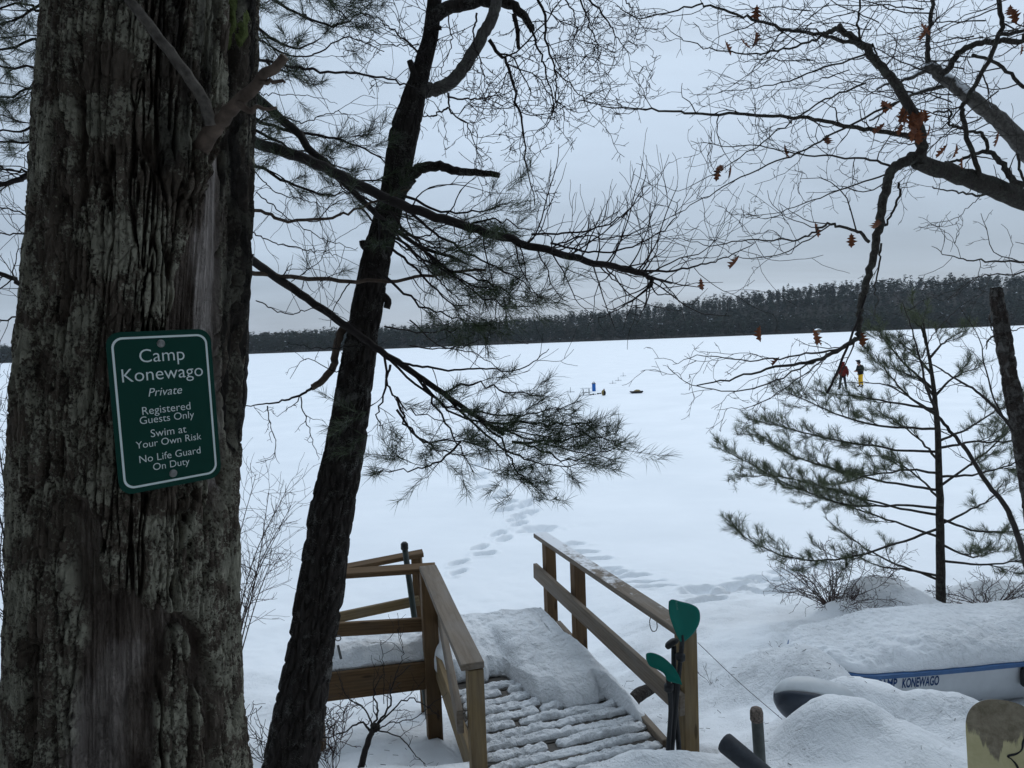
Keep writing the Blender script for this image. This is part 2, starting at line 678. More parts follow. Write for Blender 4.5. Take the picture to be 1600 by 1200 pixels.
def plank_mat(name, dark, light, weather=(0.2, 0.18, 0.16), wamt=0.3, snow=False):
    m, t, b = mat_new(name, 0.75, 0.25)
    v = coords(t, 'Object', (1.1, 14, 14))
    oi = N(t, 'ShaderNodeObjectInfo')
    add = N(t, 'ShaderNodeVectorMath', operation='ADD')
    t.links.new(v, add.inputs[0])
    sc = math_node(t, 'MULTIPLY', oi.outputs['Random'], 37.0)
    t.links.new(sc, add.inputs[1])
    n = noise_tex(t, add.outputs[0], 3.2, 6.0, 0.62, 0.6)
    ring = N(t, 'ShaderNodeTexWave', wave_type='BANDS', bands_direction='Z')
    ring.inputs['Scale'].default_value = 0.9
    ring.inputs['Distortion'].default_value = 7.0
    ring.inputs['Detail'].default_value = 2.0
    t.links.new(add.outputs[0], ring.inputs['Vector'])
    g = math_node(t, 'MULTIPLY_ADD', ring.outputs['Fac'], 0.14, math_node(t, 'MULTIPLY', n, 0.86))
    col = ramp(t, g, [(0.25, dark), (0.68, light)])
    w = noise_tex(t, coords(t, 'Object', (1, 3, 3)), 3.0, 5.0, 0.6)
    col = mixc(t, ramp(t, w, [(0.45, 0.0), (0.75, wamt)]), col, weather)
    knot = N(t, 'ShaderNodeTexVoronoi', feature='F1')
    knot.inputs['Scale'].default_value = 1.0
    t.links.new(coords(t, 'Object', (2.2, 9, 9)), knot.inputs['Vector'])
    col = mixc(t, ramp(t, knot.outputs['Distance'], [(0.07, 0.8), (0.13, 0.0)]), col, tuple(c * 0.5 for c in dark))
    if snow:
        ge = N(t, 'ShaderNodeNewGeometry')
        s = N(t, 'ShaderNodeSeparateXYZ')
        t.links.new(ge.outputs['True Normal'], s.inputs[0])
        sp = coords(t, 'Object', (1, 1, 1))
        sx = N(t, 'ShaderNodeSeparateXYZ')
        t.links.new(sp, sx.inputs[0])
        k = math_node(t, 'MULTIPLY', ramp(t, s.outputs[2], [(0.7, 0.0), (0.8, 1.0)]),
                      ramp(t, math_node(t, 'MULTIPLY_ADD', sx.outputs[0], 0.20, noise_tex(t, sp, 9, 6.0, 0.72)), [(0.66, 0.0), (0.84, 0.9)]))
        col = mixc(t, k, col, (0.82, 0.84, 0.87))
    t.links.new(col, b.inputs['Base Color'])
    bump(t, b, g, 0.004, 0.6)
    return m


M['plank'] = plank_mat('treated_pine', (0.11, 0.072, 0.032), (0.24, 0.17, 0.082), (0.17, 0.15, 0.125), 0.4)
M['plank_brown'] = plank_mat('brown_treated_pine', (0.075, 0.042, 0.019), (0.155, 0.092, 0.042), (0.10, 0.08, 0.06), 0.3)
M['plank_grey'] = plank_mat('weathered_rail_wood', (0.11, 0.085, 0.062), (0.21, 0.17, 0.13), (0.22, 0.20, 0.18), 0.6)
M['plank_snow'] = plank_mat('rail_wood_with_frost', (0.11, 0.085, 0.062), (0.21, 0.17, 0.13), (0.22, 0.20, 0.18), 0.6, True)
M['deck_wood'] = plank_mat('wet_deck_wood', (0.05, 0.044, 0.038), (0.11, 0.098, 0.085), (0.13, 0.125, 0.12), 0.5)

M['sign_green'] = flat_mat('green_sign_face', (0.002, 0.038, 0.026), 0.55, 0.12, 0.05, 3)
M['sign_white'] = flat_mat('sign_lettering', (0.62, 0.68, 0.66), 0.5, 0.3, 0.04, 40)
M['screw'] = flat_mat('screw_metal', (0.20, 0.20, 0.19), 0.45, 0.5, 0.3, 120, 0.001, 0.7)
M['teal'] = flat_mat('teal_plastic', (0.001, 0.135, 0.105), 0.5, 0.2, 0.1, 6)
M['black'] = flat_mat('black_plastic', (0.012, 0.013, 0.015), 0.5, 0.35, 0.3, 20)
M['foam'] = flat_mat('dark_grey_foam', (0.035, 0.04, 0.048), 0.65, 0.25, 0.25, 30, 0.002)
M['pipe'] = flat_mat('grey_green_pipe', (0.085, 0.095, 0.09), 0.6, 0.3, 0.25, 25)
M['rust'] = flat_mat('worn_cap', (0.16, 0.13, 0.11), 0.85, 0.15, 0.7, 90, 0.002)
M['hull_white'] = flat_mat('white_hull_paint', (0.60, 0.62, 0.64), 0.35, 0.4, 0.09, 5)
M['hull_blue'] = flat_mat('blue_gunwale', (0.045, 0.12, 0.27), 0.4, 0.4, 0.12, 14)
M['letter_blue'] = flat_mat('blue_lettering', (0.012, 0.05, 0.15), 0.45, 0.3, 0.1, 30)
M['hull_grey'] = flat_mat('dark_grey_hull', (0.035, 0.045, 0.062), 0.4, 0.4, 0.2, 10)
M['hull_pale'] = flat_mat('pale_hull', (0.55, 0.58, 0.60), 0.4, 0.4, 0.1, 10)
M['rope'] = flat_mat('cord', (0.06, 0.055, 0.05), 0.9, 0.1, 0.3, 60)
M['steel'] = flat_mat('grey_steel', (0.17, 0.18, 0.18), 0.45, 0.5, 0.25, 50, 0.0, 0.6)
M['green_pole'] = flat_mat('dark_green_pole', (0.022, 0.030, 0.026), 0.5, 0.3, 0.3, 12)
M['rock'] = flat_mat('dark_rock', (0.055, 0.05, 0.047), 0.9, 0.2, 0.6, 9, 0.03)
M['skin'] = flat_mat('skin', (0.42, 0.25, 0.19), 0.6, 0.3, 0.05, 20)
M['red_cloth'] = flat_mat('red_plaid_coat', (0.085, 0.012, 0.010), 0.9, 0.1, 0.45, 14)
M['black_cloth'] = flat_mat('black_cloth', (0.012, 0.013, 0.016), 0.9, 0.1, 0.3, 20)
M['navy_cloth'] = flat_mat('dark_navy_cloth', (0.012, 0.014, 0.022), 0.9, 0.1, 0.3, 20)
M['yellow_cloth'] = flat_mat('yellow_waterproof', (0.62, 0.36, 0.015), 0.7, 0.2, 0.12, 10)
M['blue_plastic'] = flat_mat('blue_nylon', (0.008, 0.10, 0.36), 0.5, 0.3, 0.15, 8)
M['tan'] = flat_mat('tan_canvas', (0.20, 0.15, 0.06), 0.8, 0.2, 0.3, 14)


def board_mat():
    m, t, b = mat_new('worn_yellowed_board', 0.5, 0.35)
    v = coords(t)
    n = noise_tex(t, v, 14, 5.0, 0.6, 0.6)
    base = ramp(t, n, [(0.3, (0.52, 0.46, 0.24)), (0.7, (0.64, 0.57, 0.34))])
    sx = N(t, 'ShaderNodeSeparateXYZ')
    t.links.new(v, sx.inputs[0])
    # scuffed brown-grey patch near the tip with a ragged lower edge
    z = math_node(t, 'MULTIPLY_ADD', noise_tex(t, coords(t, 'Object', (3.0, 3.0, 0.6)), 6, 5.0, 0.65, 0.4), 0.34, sx.outputs[2])
    xw = math_node(t, 'MULTIPLY', math_node(t, 'ABSOLUTE', math_node(t, 'ADD', sx.outputs[0], 0.03)), 0.55)
    w = ramp(t, math_node(t, 'SUBTRACT', z, xw), [(0.555, 0.0), (0.575, 1.0)])
    worn = ramp(t, noise_tex(t, v, 30, 5.0, 0.7), [(0.3, (0.16, 0.13, 0.085)), (0.7, (0.34, 0.29, 0.21))])
    t.links.new(mixc(t, w, base, worn), b.inputs['Base Color'])
    bump(t, b, n, 0.002, 0.4)
    return m


M['board'] = board_mat()


def forest_mat():
    m, t, b = mat_new('far_trees', 0.9, 0.1)
    n = attr(t, 'tone')
    col = ramp(t, n, [(0.0, (0.012, 0.019, 0.014)), (0.55, (0.022, 0.031, 0.021)), (0.8, (0.034, 0.035, 0.027)), (0.90, (0.05, 0.045, 0.04)), (0.955, (0.065, 0.058, 0.052)), (0.97, (0.4, 0.42, 0.45)), (1.0, (0.5, 0.52, 0.55))])
    t.links.new(col, b.inputs['Base Color'])
    return m


M['forest'] = forest_mat()
M['hill'] = flat_mat('brown_forest_floor', (0.035, 0.032, 0.028), 0.9, 0.1, 0.5, 0.08)

# ------------------------------------------------------------------ ground: bank and frozen lake as one sheet
FOOT = [(718, 878), (717, 894), (750, 853), (756, 864), (780, 830), (788, 839), (806, 810), (812, 817), (815, 802), (789, 795),
        (830, 799), (818, 789), (792, 784), (834, 781), (775, 776), (785, 767), (759, 760), (748, 747), (750, 741), (742, 728),
        (755, 716), (846, 822), (836, 827), (885, 848), (925, 871), (943, 890), (986, 905), (1023, 931), (1094, 936), (1088, 946),
        (1147, 926), (1160, 936), (1174, 912), (1232, 902), (1234, 929), (1104, 950), (1107, 964), (1258, 893), (1290, 884),
        (1120, 944), (1200, 918), (1205, 940), (905, 860), (962, 897), (1003, 918)]
fr = random.Random(5)
FOOTW = []
for i, (a, b_) in enumerate(FOOT):
    p = PZ(a, b_, 0.03)
    if i < 21:
        ang = fr.uniform(0.5, 1.3); sx, sy, h = 0.19, 0.11, 0.15
    else:
        ang = fr.uniform(-0.1, 0.5); sx, sy, h = 0.30, 0.11, 0.13
    k = max(1.0, p.y / 12)
    FOOTW.append((p.x, p.y, ang, sx * k, sy * k, h * k * fr.uniform(0.8, 1.15)))

BUMPS = []            # snow mounds: x, y, sx, sy, angle, height


def mound(px, py, d, sx, sy, ang, over=0.0, h=None):
    p = P(px, py, d)
    BUMPS.append([p.x, p.y, sx, sy, ang, h, p.z + over])


def lerp_prof(y, ys, zs):
    return np.interp(y, ys, zs)


def ground_base(x, y):
    x = np.asarray(x, float); y = np.asarray(y, float)
    left = lerp_prof(y, [-40, -6, 0, 2.0, 3.4, 4.05, 4.5, 5.6, 7.0, 9.0, 10.6, 12, 900], [9.0, 3.4, 2.2, 1.9, 1.55, 1.36, 1.08, 0.66, 0.33, 0.10, 0.02, 0, 0])
    right = lerp_prof(y, [-40, -6, 0, 2.0, 3.2, 4.2, 5.0, 5.6, 7.0, 8.4, 9.6, 11.2, 13, 900], [9.0, 3.4, 2.2, 1.85, 1.55, 1.33, 0.98, 0.74, 0.58, 0.42, 0.22, 0.04, 0, 0])
    w = sstep(0.55, 1.7, x - 0.18 * np.maximum(0, 4.2 - y))
    return left * (1 - w) + right * w


def ground_z(x, y, feet=True):
    x = np.asarray(x, float); y = np.asarray(y, float)
    z = ground_base(x, y)
    bank = sstep(14, 8, y)
    z = z + bank * (0.05 * fbm(x * 0.9, y * 0.9, s=3, o=3) + 0.014 * fbm(x * 4.5, y * 4.5, s=8, o=3))
    z = z + (1 - bank) * sstep(2500, 400, np.hypot(x, y)) * (0.020 * fbm(x * 0.35, y * 0.8, s=21, o=3) + 0.004 * fbm(x * 2.0, y * 4.0, s=23, o=2))
    dzm = np.zeros_like(z)
    for (bx, by, sx, sy, a, h, top) in BUMPS:
        if h is None:
            h = top - float(ground_base(bx, by))
        dx, dy = x - bx, y - by
        u = (dx * math.cos(a) + dy * math.sin(a)) / sx
        v = (-dx * math.sin(a) + dy * math.cos(a)) / sy
        r = np.sqrt(u * u + v * v)
        q = h * np.where(r < 2.2, np.exp(-r ** 2.6 * 0.9), 0) * (1 + 0.10 * vnoise(x * 5, y * 5, s=31))
        dzm = np.maximum(dzm, q) + 0.12 * np.minimum(dzm, q)
    z = z + dzm + 0.012 * fbm(x * 11, y * 11, s=33, o=2) * np.minimum(1, dzm * 6)
    # the snow is lower under the bridge deck than beside it
    bf = (x - 0.42) * -0.26 + (y - 4.07) * 0.965
    bs = (x - 0.42) * 0.965 + (y - 4.07) * 0.26
    ins = sstep(-0.72, -0.62, bs) * (1 - sstep(0.62, 0.74, bs)) * sstep(-0.22, -0.10, bf)
    z = z * (1 - ins) + np.minimum(z, 1.14 - 0.3 * np.clip(bf, 0, 3)) * ins
    if feet:
        for (fx, fy, a, sx, sy, h) in FOOTW:
            dx, dy = x - fx, y - fy
            near = (np.abs(dx) < 1.6) & (np.abs(dy) < 1.6)
            if not near.any():
                continue
            u = (dx * math.cos(a) + dy * math.sin(a)) / sx
            v = (-dx * math.sin(a) + dy * math.cos(a)) / sy
            r2 = u * u + v * v
            r2 = r2 * (1 + 0.35 * vnoise(x * 6, y * 6, s=43))
            q = -h * (1 - sstep(0.75, 1.15, np.sqrt(np.abs(r2)))) + 0.13 * h * np.exp(-((np.sqrt(np.abs(r2)) - 1.4) / 0.3) ** 2) * (1 + 0.8 * vnoise(x * 9, y * 9, s=41))
            z = z + np.where(near, q, 0)
    return z


# snow heaps over buried boats and rocks on the right bank
mound(1375, 908, 8.15, 0.55, 0.50, 0.15, 0.0)
mound(1325, 945, 7.7, 0.35, 0.35, 0.15, 0.0)            # snowed-over boulders behind the pine
mound(1560, 912, 8.7, 0.62, 0.45, -0.1, 0.0)
mound(1255, 985, 7.2, 0.9, 0.6, 0.0, h=0.16)
mound(1120, 1010, 6.4, 0.8, 0.5, 0.0, h=0.12)
mound(1330, 1066, 4.45, 0.40, 0.26, -0.1, 0.0)
mound(1440, 1092, 4.35, 0.38, 0.26, -0.2, 0.0)
mound(1530, 1124, 4.15, 0.40, 0.28, -0.3, 0.0)         # over the grey-hulled kayak
mound(1312, 1097, 3.92, 0.33, 0.26, -0.35, 0.0)          # nearer heap
mound(1385, 1140, 3.75, 0.36, 0.26, -0.5, -0.02)
BUMPS.append([2.28, 5.55, 0.40, 0.40, 0.0, None, 1.20])
BUMPS.append([2.15, 5.85, 0.45, 0.50, 0.0, None, 1.12])            # drift against the bow of the rowing boat
mound(1060, 1176, 3.80, 0.40, 0.14, 0.2, 0.0)            # plough ridge in front of the footbridge
mound(975, 1150, 4.08, 0.09, 0.10, 0.4, 0.02)
for i in range(16):
    t = fr.random()
    BUMPS.append([fr.uniform(0.9, 2.6), fr.uniform(4.6, 8.0), fr.uniform(0.12, 0.35), fr.uniform(0.1, 0.25), fr.uniform(0, 3), fr.uniform(0.02, 0.07), 0])


def graded(lo, hi, dlo, dhi, step, grow):
    a = list(np.arange(lo, hi, step))
    s, v = step, a[-1]
    up = []
    while v < dhi:
        s *= grow
        v += s
        up.append(v)
    s, v = step, a[0]
    dn = []
    while v > dlo:
        s *= grow
        v -= s
        dn.append(v)
    return np.array(dn[::-1] + a + up)


gx = graded(-3.2, 6.2, -1500, 1500, 0.035, 1.045)
gy1 = np.arange(2.4, 13.0, 0.035)
gy2 = np.arange(13.0, 24.0, 0.06)
gy3 = graded(24.0, 26.0, 25.9, 1300, 0.09, 1.04)
gy3 = gy3[gy3 >= 24.0]
gy0 = graded(2.0, 2.4, -45, 2.4, 0.05, 1.06)
gy0 = gy0[gy0 < 2.39]
gy = np.unique(np.round(np.concatenate([gy0, gy1, gy2, gy3]), 4))
X, Y = np.meshgrid(gx, gy)
Z = ground_z(X.ravel(), Y.ravel())
nx, ny = len(gx), len(gy)
ids = np.arange(nx * ny).reshape(ny, nx)
Fq = np.stack([ids[:-1, :-1], ids[:-1, 1:], ids[1:, 1:], ids[1:, :-1]], axis=-1).reshape(-1, 4)
g = obj('snow_ground', np.stack([X.ravel(), Y.ravel(), Z], 1), Fq, M['snow'])
tag(g, kind='structure')


# ------------------------------------------------------------------ far shore: hill and forest
def shore_y(x):
    return 722 - 0.095 * x + 10 * fbm(x * 0.012, np.zeros_like(x), s=4, o=3)


def hill_h(x):
    pxs = [-600, 0, 200, 400, 600, 860, 1000, 1100, 1200, 1300, 1450, 1600, 1850, 2300]
    hh = [1, 3, 6, 8, 10, 17, 23, 29, 36, 43, 45, 43, 38, 30]
    return np.interp(x, [(p - 800) / FPX * 850 for p in pxs], hh)


hx = np.linspace(-1150, 1250, 160)
ht = np.concatenate([np.linspace(0, 0.1, 5), np.linspace(0.12, 2.6, 36)])
HX, HT = np.meshgrid(hx, ht)
HY = shore_y(HX) + HT * 210
HZ = hill_h(HX) * sstep(0.0, 1.05, HT) + 0.7 * sstep(0, 0.02, HT) - 0.15 + 1.5 * fbm(HX * 0.02, HY * 0.02, s=6, o=3) * sstep(0.02, 0.3, HT) - 40 * sstep(1.6, 2.6, HT)
ids = np.arange(HX.size).reshape(HX.shape)
Fq = np.stack([ids[:-1, :-1], ids[:-1, 1:], ids[1:, 1:], ids[1:, :-1]], axis=-1).reshape(-1, 4)
tag(obj('hill', np.stack([HX.ravel(), HY.ravel(), HZ.ravel()], 1), Fq, M['hill']), kind='structure')


def hill_at(x, t):
    y = shore_y(x) + t * 210
    return y, hill_h(x) * sstep(0.0, 1.05, t) + 0.7 * sstep(0, 0.02, t) - 0.15


def tree_mass(bx, by, bz, hts, K, g, pine=0.75, tri=1.0, trunks=True):
    """many distant trees: every crown a cloud of leaf clumps with its own outline"""
    n = len(bx)
    kind = g.random(n)
    conif = kind < pine
    tall = (kind > pine - 0.25) & conif                    # ragged white pines
    u = g.random((n, K))
    zc = np.where(conif[:, None], 0.12 + 0.88 * u, 0.30 + 0.70 * u)
    zc = np.where(tall[:, None], 0.30 + 0.70 * u ** 0.8, zc)
    env = np.where(conif[:, None], 0.22 * (1.02 - zc) + 0.02, 0.26 * np.sqrt(np.clip(1 - ((zc - 0.62) / 0.42) ** 2, 0.02, 1)))
    env = np.where(tall[:, None], 0.21 * np.clip(np.sin(np.clip((zc - 0.25) / 0.78, 0, 1) * np.pi * 0.93 + 0.15), 0.1, 1) * (0.55 + 0.45 * np.sin(zc * 23 + kind[:, None] * 40)), env)
    env = np.abs(env) * hts[:, None] * g.uniform(0.75, 1.25, n)[:, None]
    a = g.random((n, K)) * 2 * np.pi
    r = env * np.sqrt(g.random((n, K)))
    c = np.stack([bx[:, None] + r * np.cos(a), by[:, None] + r * np.sin(a), bz[:, None] + zc * hts[:, None]], -1)
    s = tri * g.uniform(0.5, 1.25, (n, K)) * np.where(conif, 1.0, 0.75)[:, None]
    o = g.normal(size=(n, K, 3, 3)) * s[..., None, None]
    o[..., 2] *= 0.55
    V = (c[:, :, None, :] + o).reshape(-1, 3)
    F = np.arange(n * K * 3).reshape(-1, 3)
    tone = np.where(conif, g.uniform(0.0, 0.75, n), g.uniform(0.80, 0.95, n))[:, None] + g.normal(size=(n, K)) * 0.03
    snowy = (g.random((n, K)) < 0.006) & conif[:, None]
    tone = np.clip(tone, 0, 0.94)
    tone = np.where(snowy, 0.985, tone)
    T = np.repeat(tone.reshape(-1), 3)
    fs = [F]
    if trunks:
        w = hts * 0.011
        q = []
        for ang in (0, 2.1, 4.2):
            q.append(np.stack([bx + w * math.cos(ang), by + w * math.sin(ang), bz - 0.5], -1))
        top = np.stack([bx, by, bz + hts * 0.9], -1)
        tv = np.stack(q + [top], 1).reshape(-1, 3)
        i0 = len(V) + np.arange(n) * 4
        V = np.concatenate([V, tv])
        T = np.concatenate([T, np.repeat(np.where(g.random(n) < 0.12, 0.94, 0.80), 4)])
        for k in range(3):
            fs.append(np.stack([i0 + k, i0 + (k + 1) % 3, i0 + 3], 1))
    return V, fs, T


g_ = np.random.default_rng(11)
n = 6400
tx = g_.uniform(-680, 700, n)
tt = np.concatenate([g_.uniform(0.012, 0.12, 1700), g_.uniform(0.05, 1.15, n - 1700)])
ty, tz = hill_at(tx, tt)
th = g_.uniform(11, 19, n) * (0.82 + 0.35 * g_.random(n))
th *= np.where(tt < 0.12, np.interp(tx, [-600, -200, 200], [1.0, 1.12, 1.0]), 1.0)
V, F, T = tree_mass(tx, ty, tz, th, 62, g_, 0.80, 1.15)
o = obj('far_forest', V, F, M['forest'], smooth=False, attrs={'tone': T})
tag(o, 'dark mixed forest covering the far shore and low hill across the frozen lake', 'forest', kind='stuff')

# unseen woods behind and beside the camera, added to darken the near bank
n = 150
g_ = np.random.default_rng(13)
tx = np.concatenate([g_.uniform(-26, 26, n), [6.2, 2.4, -5.2, 12.5, -8, -1.5]])
ty = np.concatenate([g_.uniform(-26, -5.0, n), [-2.2, -3.4, -1.2, 6.0, 3.5, -3.8]])
keep = (np.hypot(tx, ty) > 3.2)
tx, ty = tx[keep], ty[keep]
th = g_.uniform(12, 20, len(tx))
V, F, T = tree_mass(tx, ty, ground_base(tx, ty) - 0.2, th, 480, g_, 0.8, 0.34)
o = obj('shade_woods', V, F, M['forest'], smooth=False, attrs={'tone': T * 0.93})
tag(o, 'unseen mixed pine woods behind the camera, added to shade the near bank', 'woods', kind='stuff')


# ------------------------------------------------------------------ trunks
def trunk_rows(px_rows, D):
    """rows of (y, left x, right x) in the photograph for a trunk standing D metres away: centre and radius"""
    out = []
    for y, xl, xr in px_rows:
        a, b = ray(xl, y), ray(xr, y)
        ba, bb = math.atan2(a.x, a.y), math.atan2(b.x, b.y)
        m, h = (ba + bb) / 2, (bb - ba) / 2
        c = ray((xl + xr) / 2, y)
        z = CAM_H + D * c.z / math.hypot(c.x, c.y)
        out.append((Vector((D * math.sin(m), D * math.cos(m), z)), D * math.sin(h)))
    out.sort(key=lambda q: q[0].z)
    return out


def trunk_mesh(rows, nth, zs, disp):
    zc = np.array([r[0].z for r in rows])
    cx_ = np.interp(zs, zc, [r[0].x for r in rows])
    cy_ = np.interp(zs, zc, [r[0].y for r in rows])
    rad = np.interp(zs, zc, [r[1] for r in rows])
    # smooth the polyline
    k = np.ones(9) / 9
    for q in (cx_, cy_, rad):
        q[4:-4] = np.convolve(q, k, 'valid')
    th = np.arange(nth) / nth * 2 * np.pi
    TH, ZZ = np.meshgrid(th, zs)
    R = np.repeat(rad[:, None], nth, 1)
    CX = np.repeat(cx_[:, None], nth, 1)
    CY = np.repeat(cy_[:, None], nth, 1)
    V0 = np.stack([CX + R * np.cos(TH), CY + R * np.sin(TH), ZZ], -1)
    d, at = disp(TH, ZZ, R, V0)
    R2 = R + d
    V = np.stack([CX + R2 * np.cos(TH), CY + R2 * np.sin(TH), ZZ], -1)
    ids = np.arange(V.shape[0] * nth).reshape(-1, nth)
    a, b = ids[:-1], ids[1:]
    F = np.stack([a, np.roll(a, -1, 1), np.roll(b, -1, 1), b], -1).reshape(-1, 4)
    return V.reshape(-1, 3), F, {k_: v.reshape(-1) for k_, v in at.items()}


def furrows(TH, ZZ, R, s, w=0.045, hgt=0.22, wrap=None, warp=0.6):
    circ = 2 * np.pi * float(R.mean())
    nw = max(6, int(circ / w))
    u = TH / (2 * np.pi) * nw
    cxn, syn = np.cos(TH) * 2.2, np.sin(TH) * 2.2
    u = u + warp * fbm(cxn, syn, ZZ * 2.2, o=3, s=s)
    v = ZZ / hgt + 0.5 * fbm(cxn * 1.5, syn * 1.5, ZZ * 3, o=2, s=s + 3)
    f1, f2, cid = worley(u, v, s, nw)
    return f2 - f1, cid


def in_poly_curve(px, py, ys, xl, xr, soft=6):
    l = np.interp(py, ys, xl)
    r = np.interp(py, ys, xr)
    m = sstep(-soft, soft, px - l) * sstep(-soft, soft, r - px)
    return m * sstep(ys[0] - 14, ys[0] + 10, py) * (1 - sstep(ys[-1] - 10, ys[-1] + 14, py))


def big_disp(TH, ZZ, R, V0):
    cxn, syn = np.cos(TH) * 4, np.sin(TH) * 4
    # braided vertical furrows: zero-lines of stretched noise, cut by short cross cracks
    wx_ = 0.25 * fbm(cxn * 1.3, syn * 1.3, ZZ * 2.5, o=3, s=111)
    n1 = fbm((cxn + wx_) * 1.7, (syn - wx_) * 1.7, ZZ * 1.05, o=3, s=101, g=0.45)
    n2 = fbm((cxn - wx_) * 2.9, (syn + wx_) * 2.9, ZZ * 1.5, o=3, s=121, g=0.45)
    n3 = fbm((cxn + wx_) * 6.5, (syn - wx_) * 6.5, ZZ * 6.0, o=2, s=151)
    fur = np.minimum(np.abs(n1) * 1.5, np.abs(n2) * 1.25 + 0.05)
    e2, c2 = furrows(TH, ZZ, R, 131, 0.030, 0.085, warp=0.6)
    cid = np.clip(0.5 + 0.6 * fbm(cxn * 0.9, syn * 0.9, ZZ * 1.6, o=3, s=141), 0, 1)
    ridge = sstep(0.03, 0.20, fur)
    plate = ridge * (0.65 + 0.5 * cid)
    f = fbm(cxn * 3, syn * 3, ZZ * 9, o=4, s=7)
    px, py = project(V0.reshape(-1, 3))
    px = px.reshape(TH.shape); py = py.reshape(TH.shape)
    wob = 9 * fbm(cxn * 2.5, syn * 2.5, ZZ * 5, o=3, s=17)
    px = px + wob
    py = py + 2 * wob
    front = (V0[..., 1] < 2.55)
    # torn strip of bare wood on the right side, bare patch at the foot, a near-black band beside the strip
    s1 = in_poly_curve(px, py, [215, 300, 360, 420, 480, 560, 640, 760, 830], [338, 318, 300, 275, 258, 262, 300, 326, 338], [352, 354, 352, 350, 349, 347, 346, 346, 346])
    s2 = in_poly_curve(px, py, [925, 960, 1000, 1060, 1130, 1260], [170, 140, 118, 112, 105, 90], [200, 290, 322, 330, 320, 330], 9)
    s2 = s2 * sstep(-0.42, -0.22, fbm(cxn * 1.1, syn * 1.1, ZZ * 2.2, o=3, s=181))
    s3 = in_poly_curve(px, py, [800, 860, 930, 990], [118, 108, 118, 140], [165, 150, 168, 190], 7)
    wood = np.clip(s1 + s2 + s3 * 0.9, 0, 1) * front
    pale = in_poly_curve(px, py, [225, 300, 360, 430, 520, 600, 760], [340, 330, 318, 312, 318, 338, 340], [351, 352, 350, 348, 347, 346, 345], 5) * front * (0.8 + 0.3 * vnoise(cxn * 30, syn * 30, ZZ * 3, s=3))
    pale2 = in_poly_curve(px, py, [1010, 1080, 1140, 1250], [160, 128, 112, 100], [235, 205, 190, 180], 14) * front * 0.35
    bark_cut = in_poly_curve(px, py, [-40, 300, 420, 640, 700], [352, 354, 351, 350, 352], [372, 374, 373, 372, 370], 4) * front
    fl_ = fbm(cxn * 9, syn * 9, ZZ * 14, o=3, s=37)
    d = (1 - wood) * (-0.034 * (1 - ridge) + 0.012 * (plate - 0.6) + (0.007 * sstep(0.0, 0.13, e2) + 0.006 * c2 + 0.006 * sstep(0.0, 0.16, np.abs(n3))) * ridge + 0.004 * f + 0.0035 * fl_ * ridge)
    grain = fbm(cxn * 14, syn * 14, ZZ * 2.0, o=3, s=57)
    d = d + wood * (-0.034 + 0.0045 * grain + 0.003 * np.minimum(0, fbm(cxn * 30, syn * 30, ZZ * 3.5, o=2, s=59)) + 0.006 * vnoise(cxn * 3, syn * 3, ZZ * 2.5, s=61))
    d = d - 0.035 * bark_cut * (1 - wood)
    # knot where the broken branch leaves the trunk
    for kx, ky, kr, kh in ((292, 262, 34, 0.030), (205, 1140, 40, 0.02)):
        q = np.hypot((px - kx) / kr, (py - ky) / (kr * 1.2))
        d = d + front * kh * np.exp(-q ** 2) - front * 0.012 * np.exp(-((q - 1.2) / 0.25) ** 2)
    # flare towards the roots and large swellings
    d = d + 0.012 * fbm(cxn * 0.35, syn * 0.35, ZZ * 1.1, o=2, s=77)
    flare = sstep(2.75, 2.0, ZZ)
    d = d + flare * (0.012 + 0.02 * np.abs(np.sin(TH * 2.5 + 0.6)))
    dark_band = in_poly_curve(px, py, [-60, 200, 360, 500, 640, 720], [366, 356, 353, 352, 352, 360], [400, 396, 394, 392, 388, 384], 6) * front * (1 - wood)
    dark_band = np.clip(dark_band * (0.75 + 0.5 * vnoise(cxn * 3, syn * 3, ZZ * 6, s=171)), 0, 1)
    dark_patch = in_poly_curve(px, py, [-60, 60, 200, 270], [245, 240, 235, 245], [330, 330, 320, 290], 14) * front * np.clip(0.5 + 0.9 * vnoise(cxn * 4, syn * 4, ZZ * 5, s=173), 0, 1)  # patchy darker colour high on the trunk front
    return d, {'dark_band': np.clip(dark_band + 0.8 * dark_patch, 0, 1), 'wood': wood, 'pale': np.clip(pale * 1.0 + pale2, 0, 1), 'ridge': ridge * (0.55 + 0.45 * cid)}


BIG_D = 2.70
rows = trunk_rows([(-60, 82, 396), (0, 79, 393), (200, 60, 386), (400, 48, 382), (600, 30, 373), (800, 22, 365), (1000, 14, 366), (1200, 7, 372)], BIG_D)
c0, r0 = rows[0]
c1, r1 = rows[-1]
rows = [(c0 + Vector((0.0, 0, -0.9)), r0 * 1.0)] + rows + [(c1 + Vector((0.10, 0.02, 1.2)), r1 * 0.95), (c1 + Vector((0.35, 0.1, 6.5)), r1 * 0.6)]
BIG_BASE = Vector((c0.x, c0.y, float(ground_base(c0.x, c0.y))))
big = thing('mature_tree', BIG_BASE, 'massive lichen-crusted furrowed trunk with the green camp sign screwed to it', 'tree')
zs = np.unique(np.concatenate([np.arange(1.7, 2.4, 0.01), np.arange(2.4, 5.25, 0.0042), np.arange(5.25, 11, 0.06)]))
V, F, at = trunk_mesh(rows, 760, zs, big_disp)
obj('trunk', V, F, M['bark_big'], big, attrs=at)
rngb = random.Random(3)
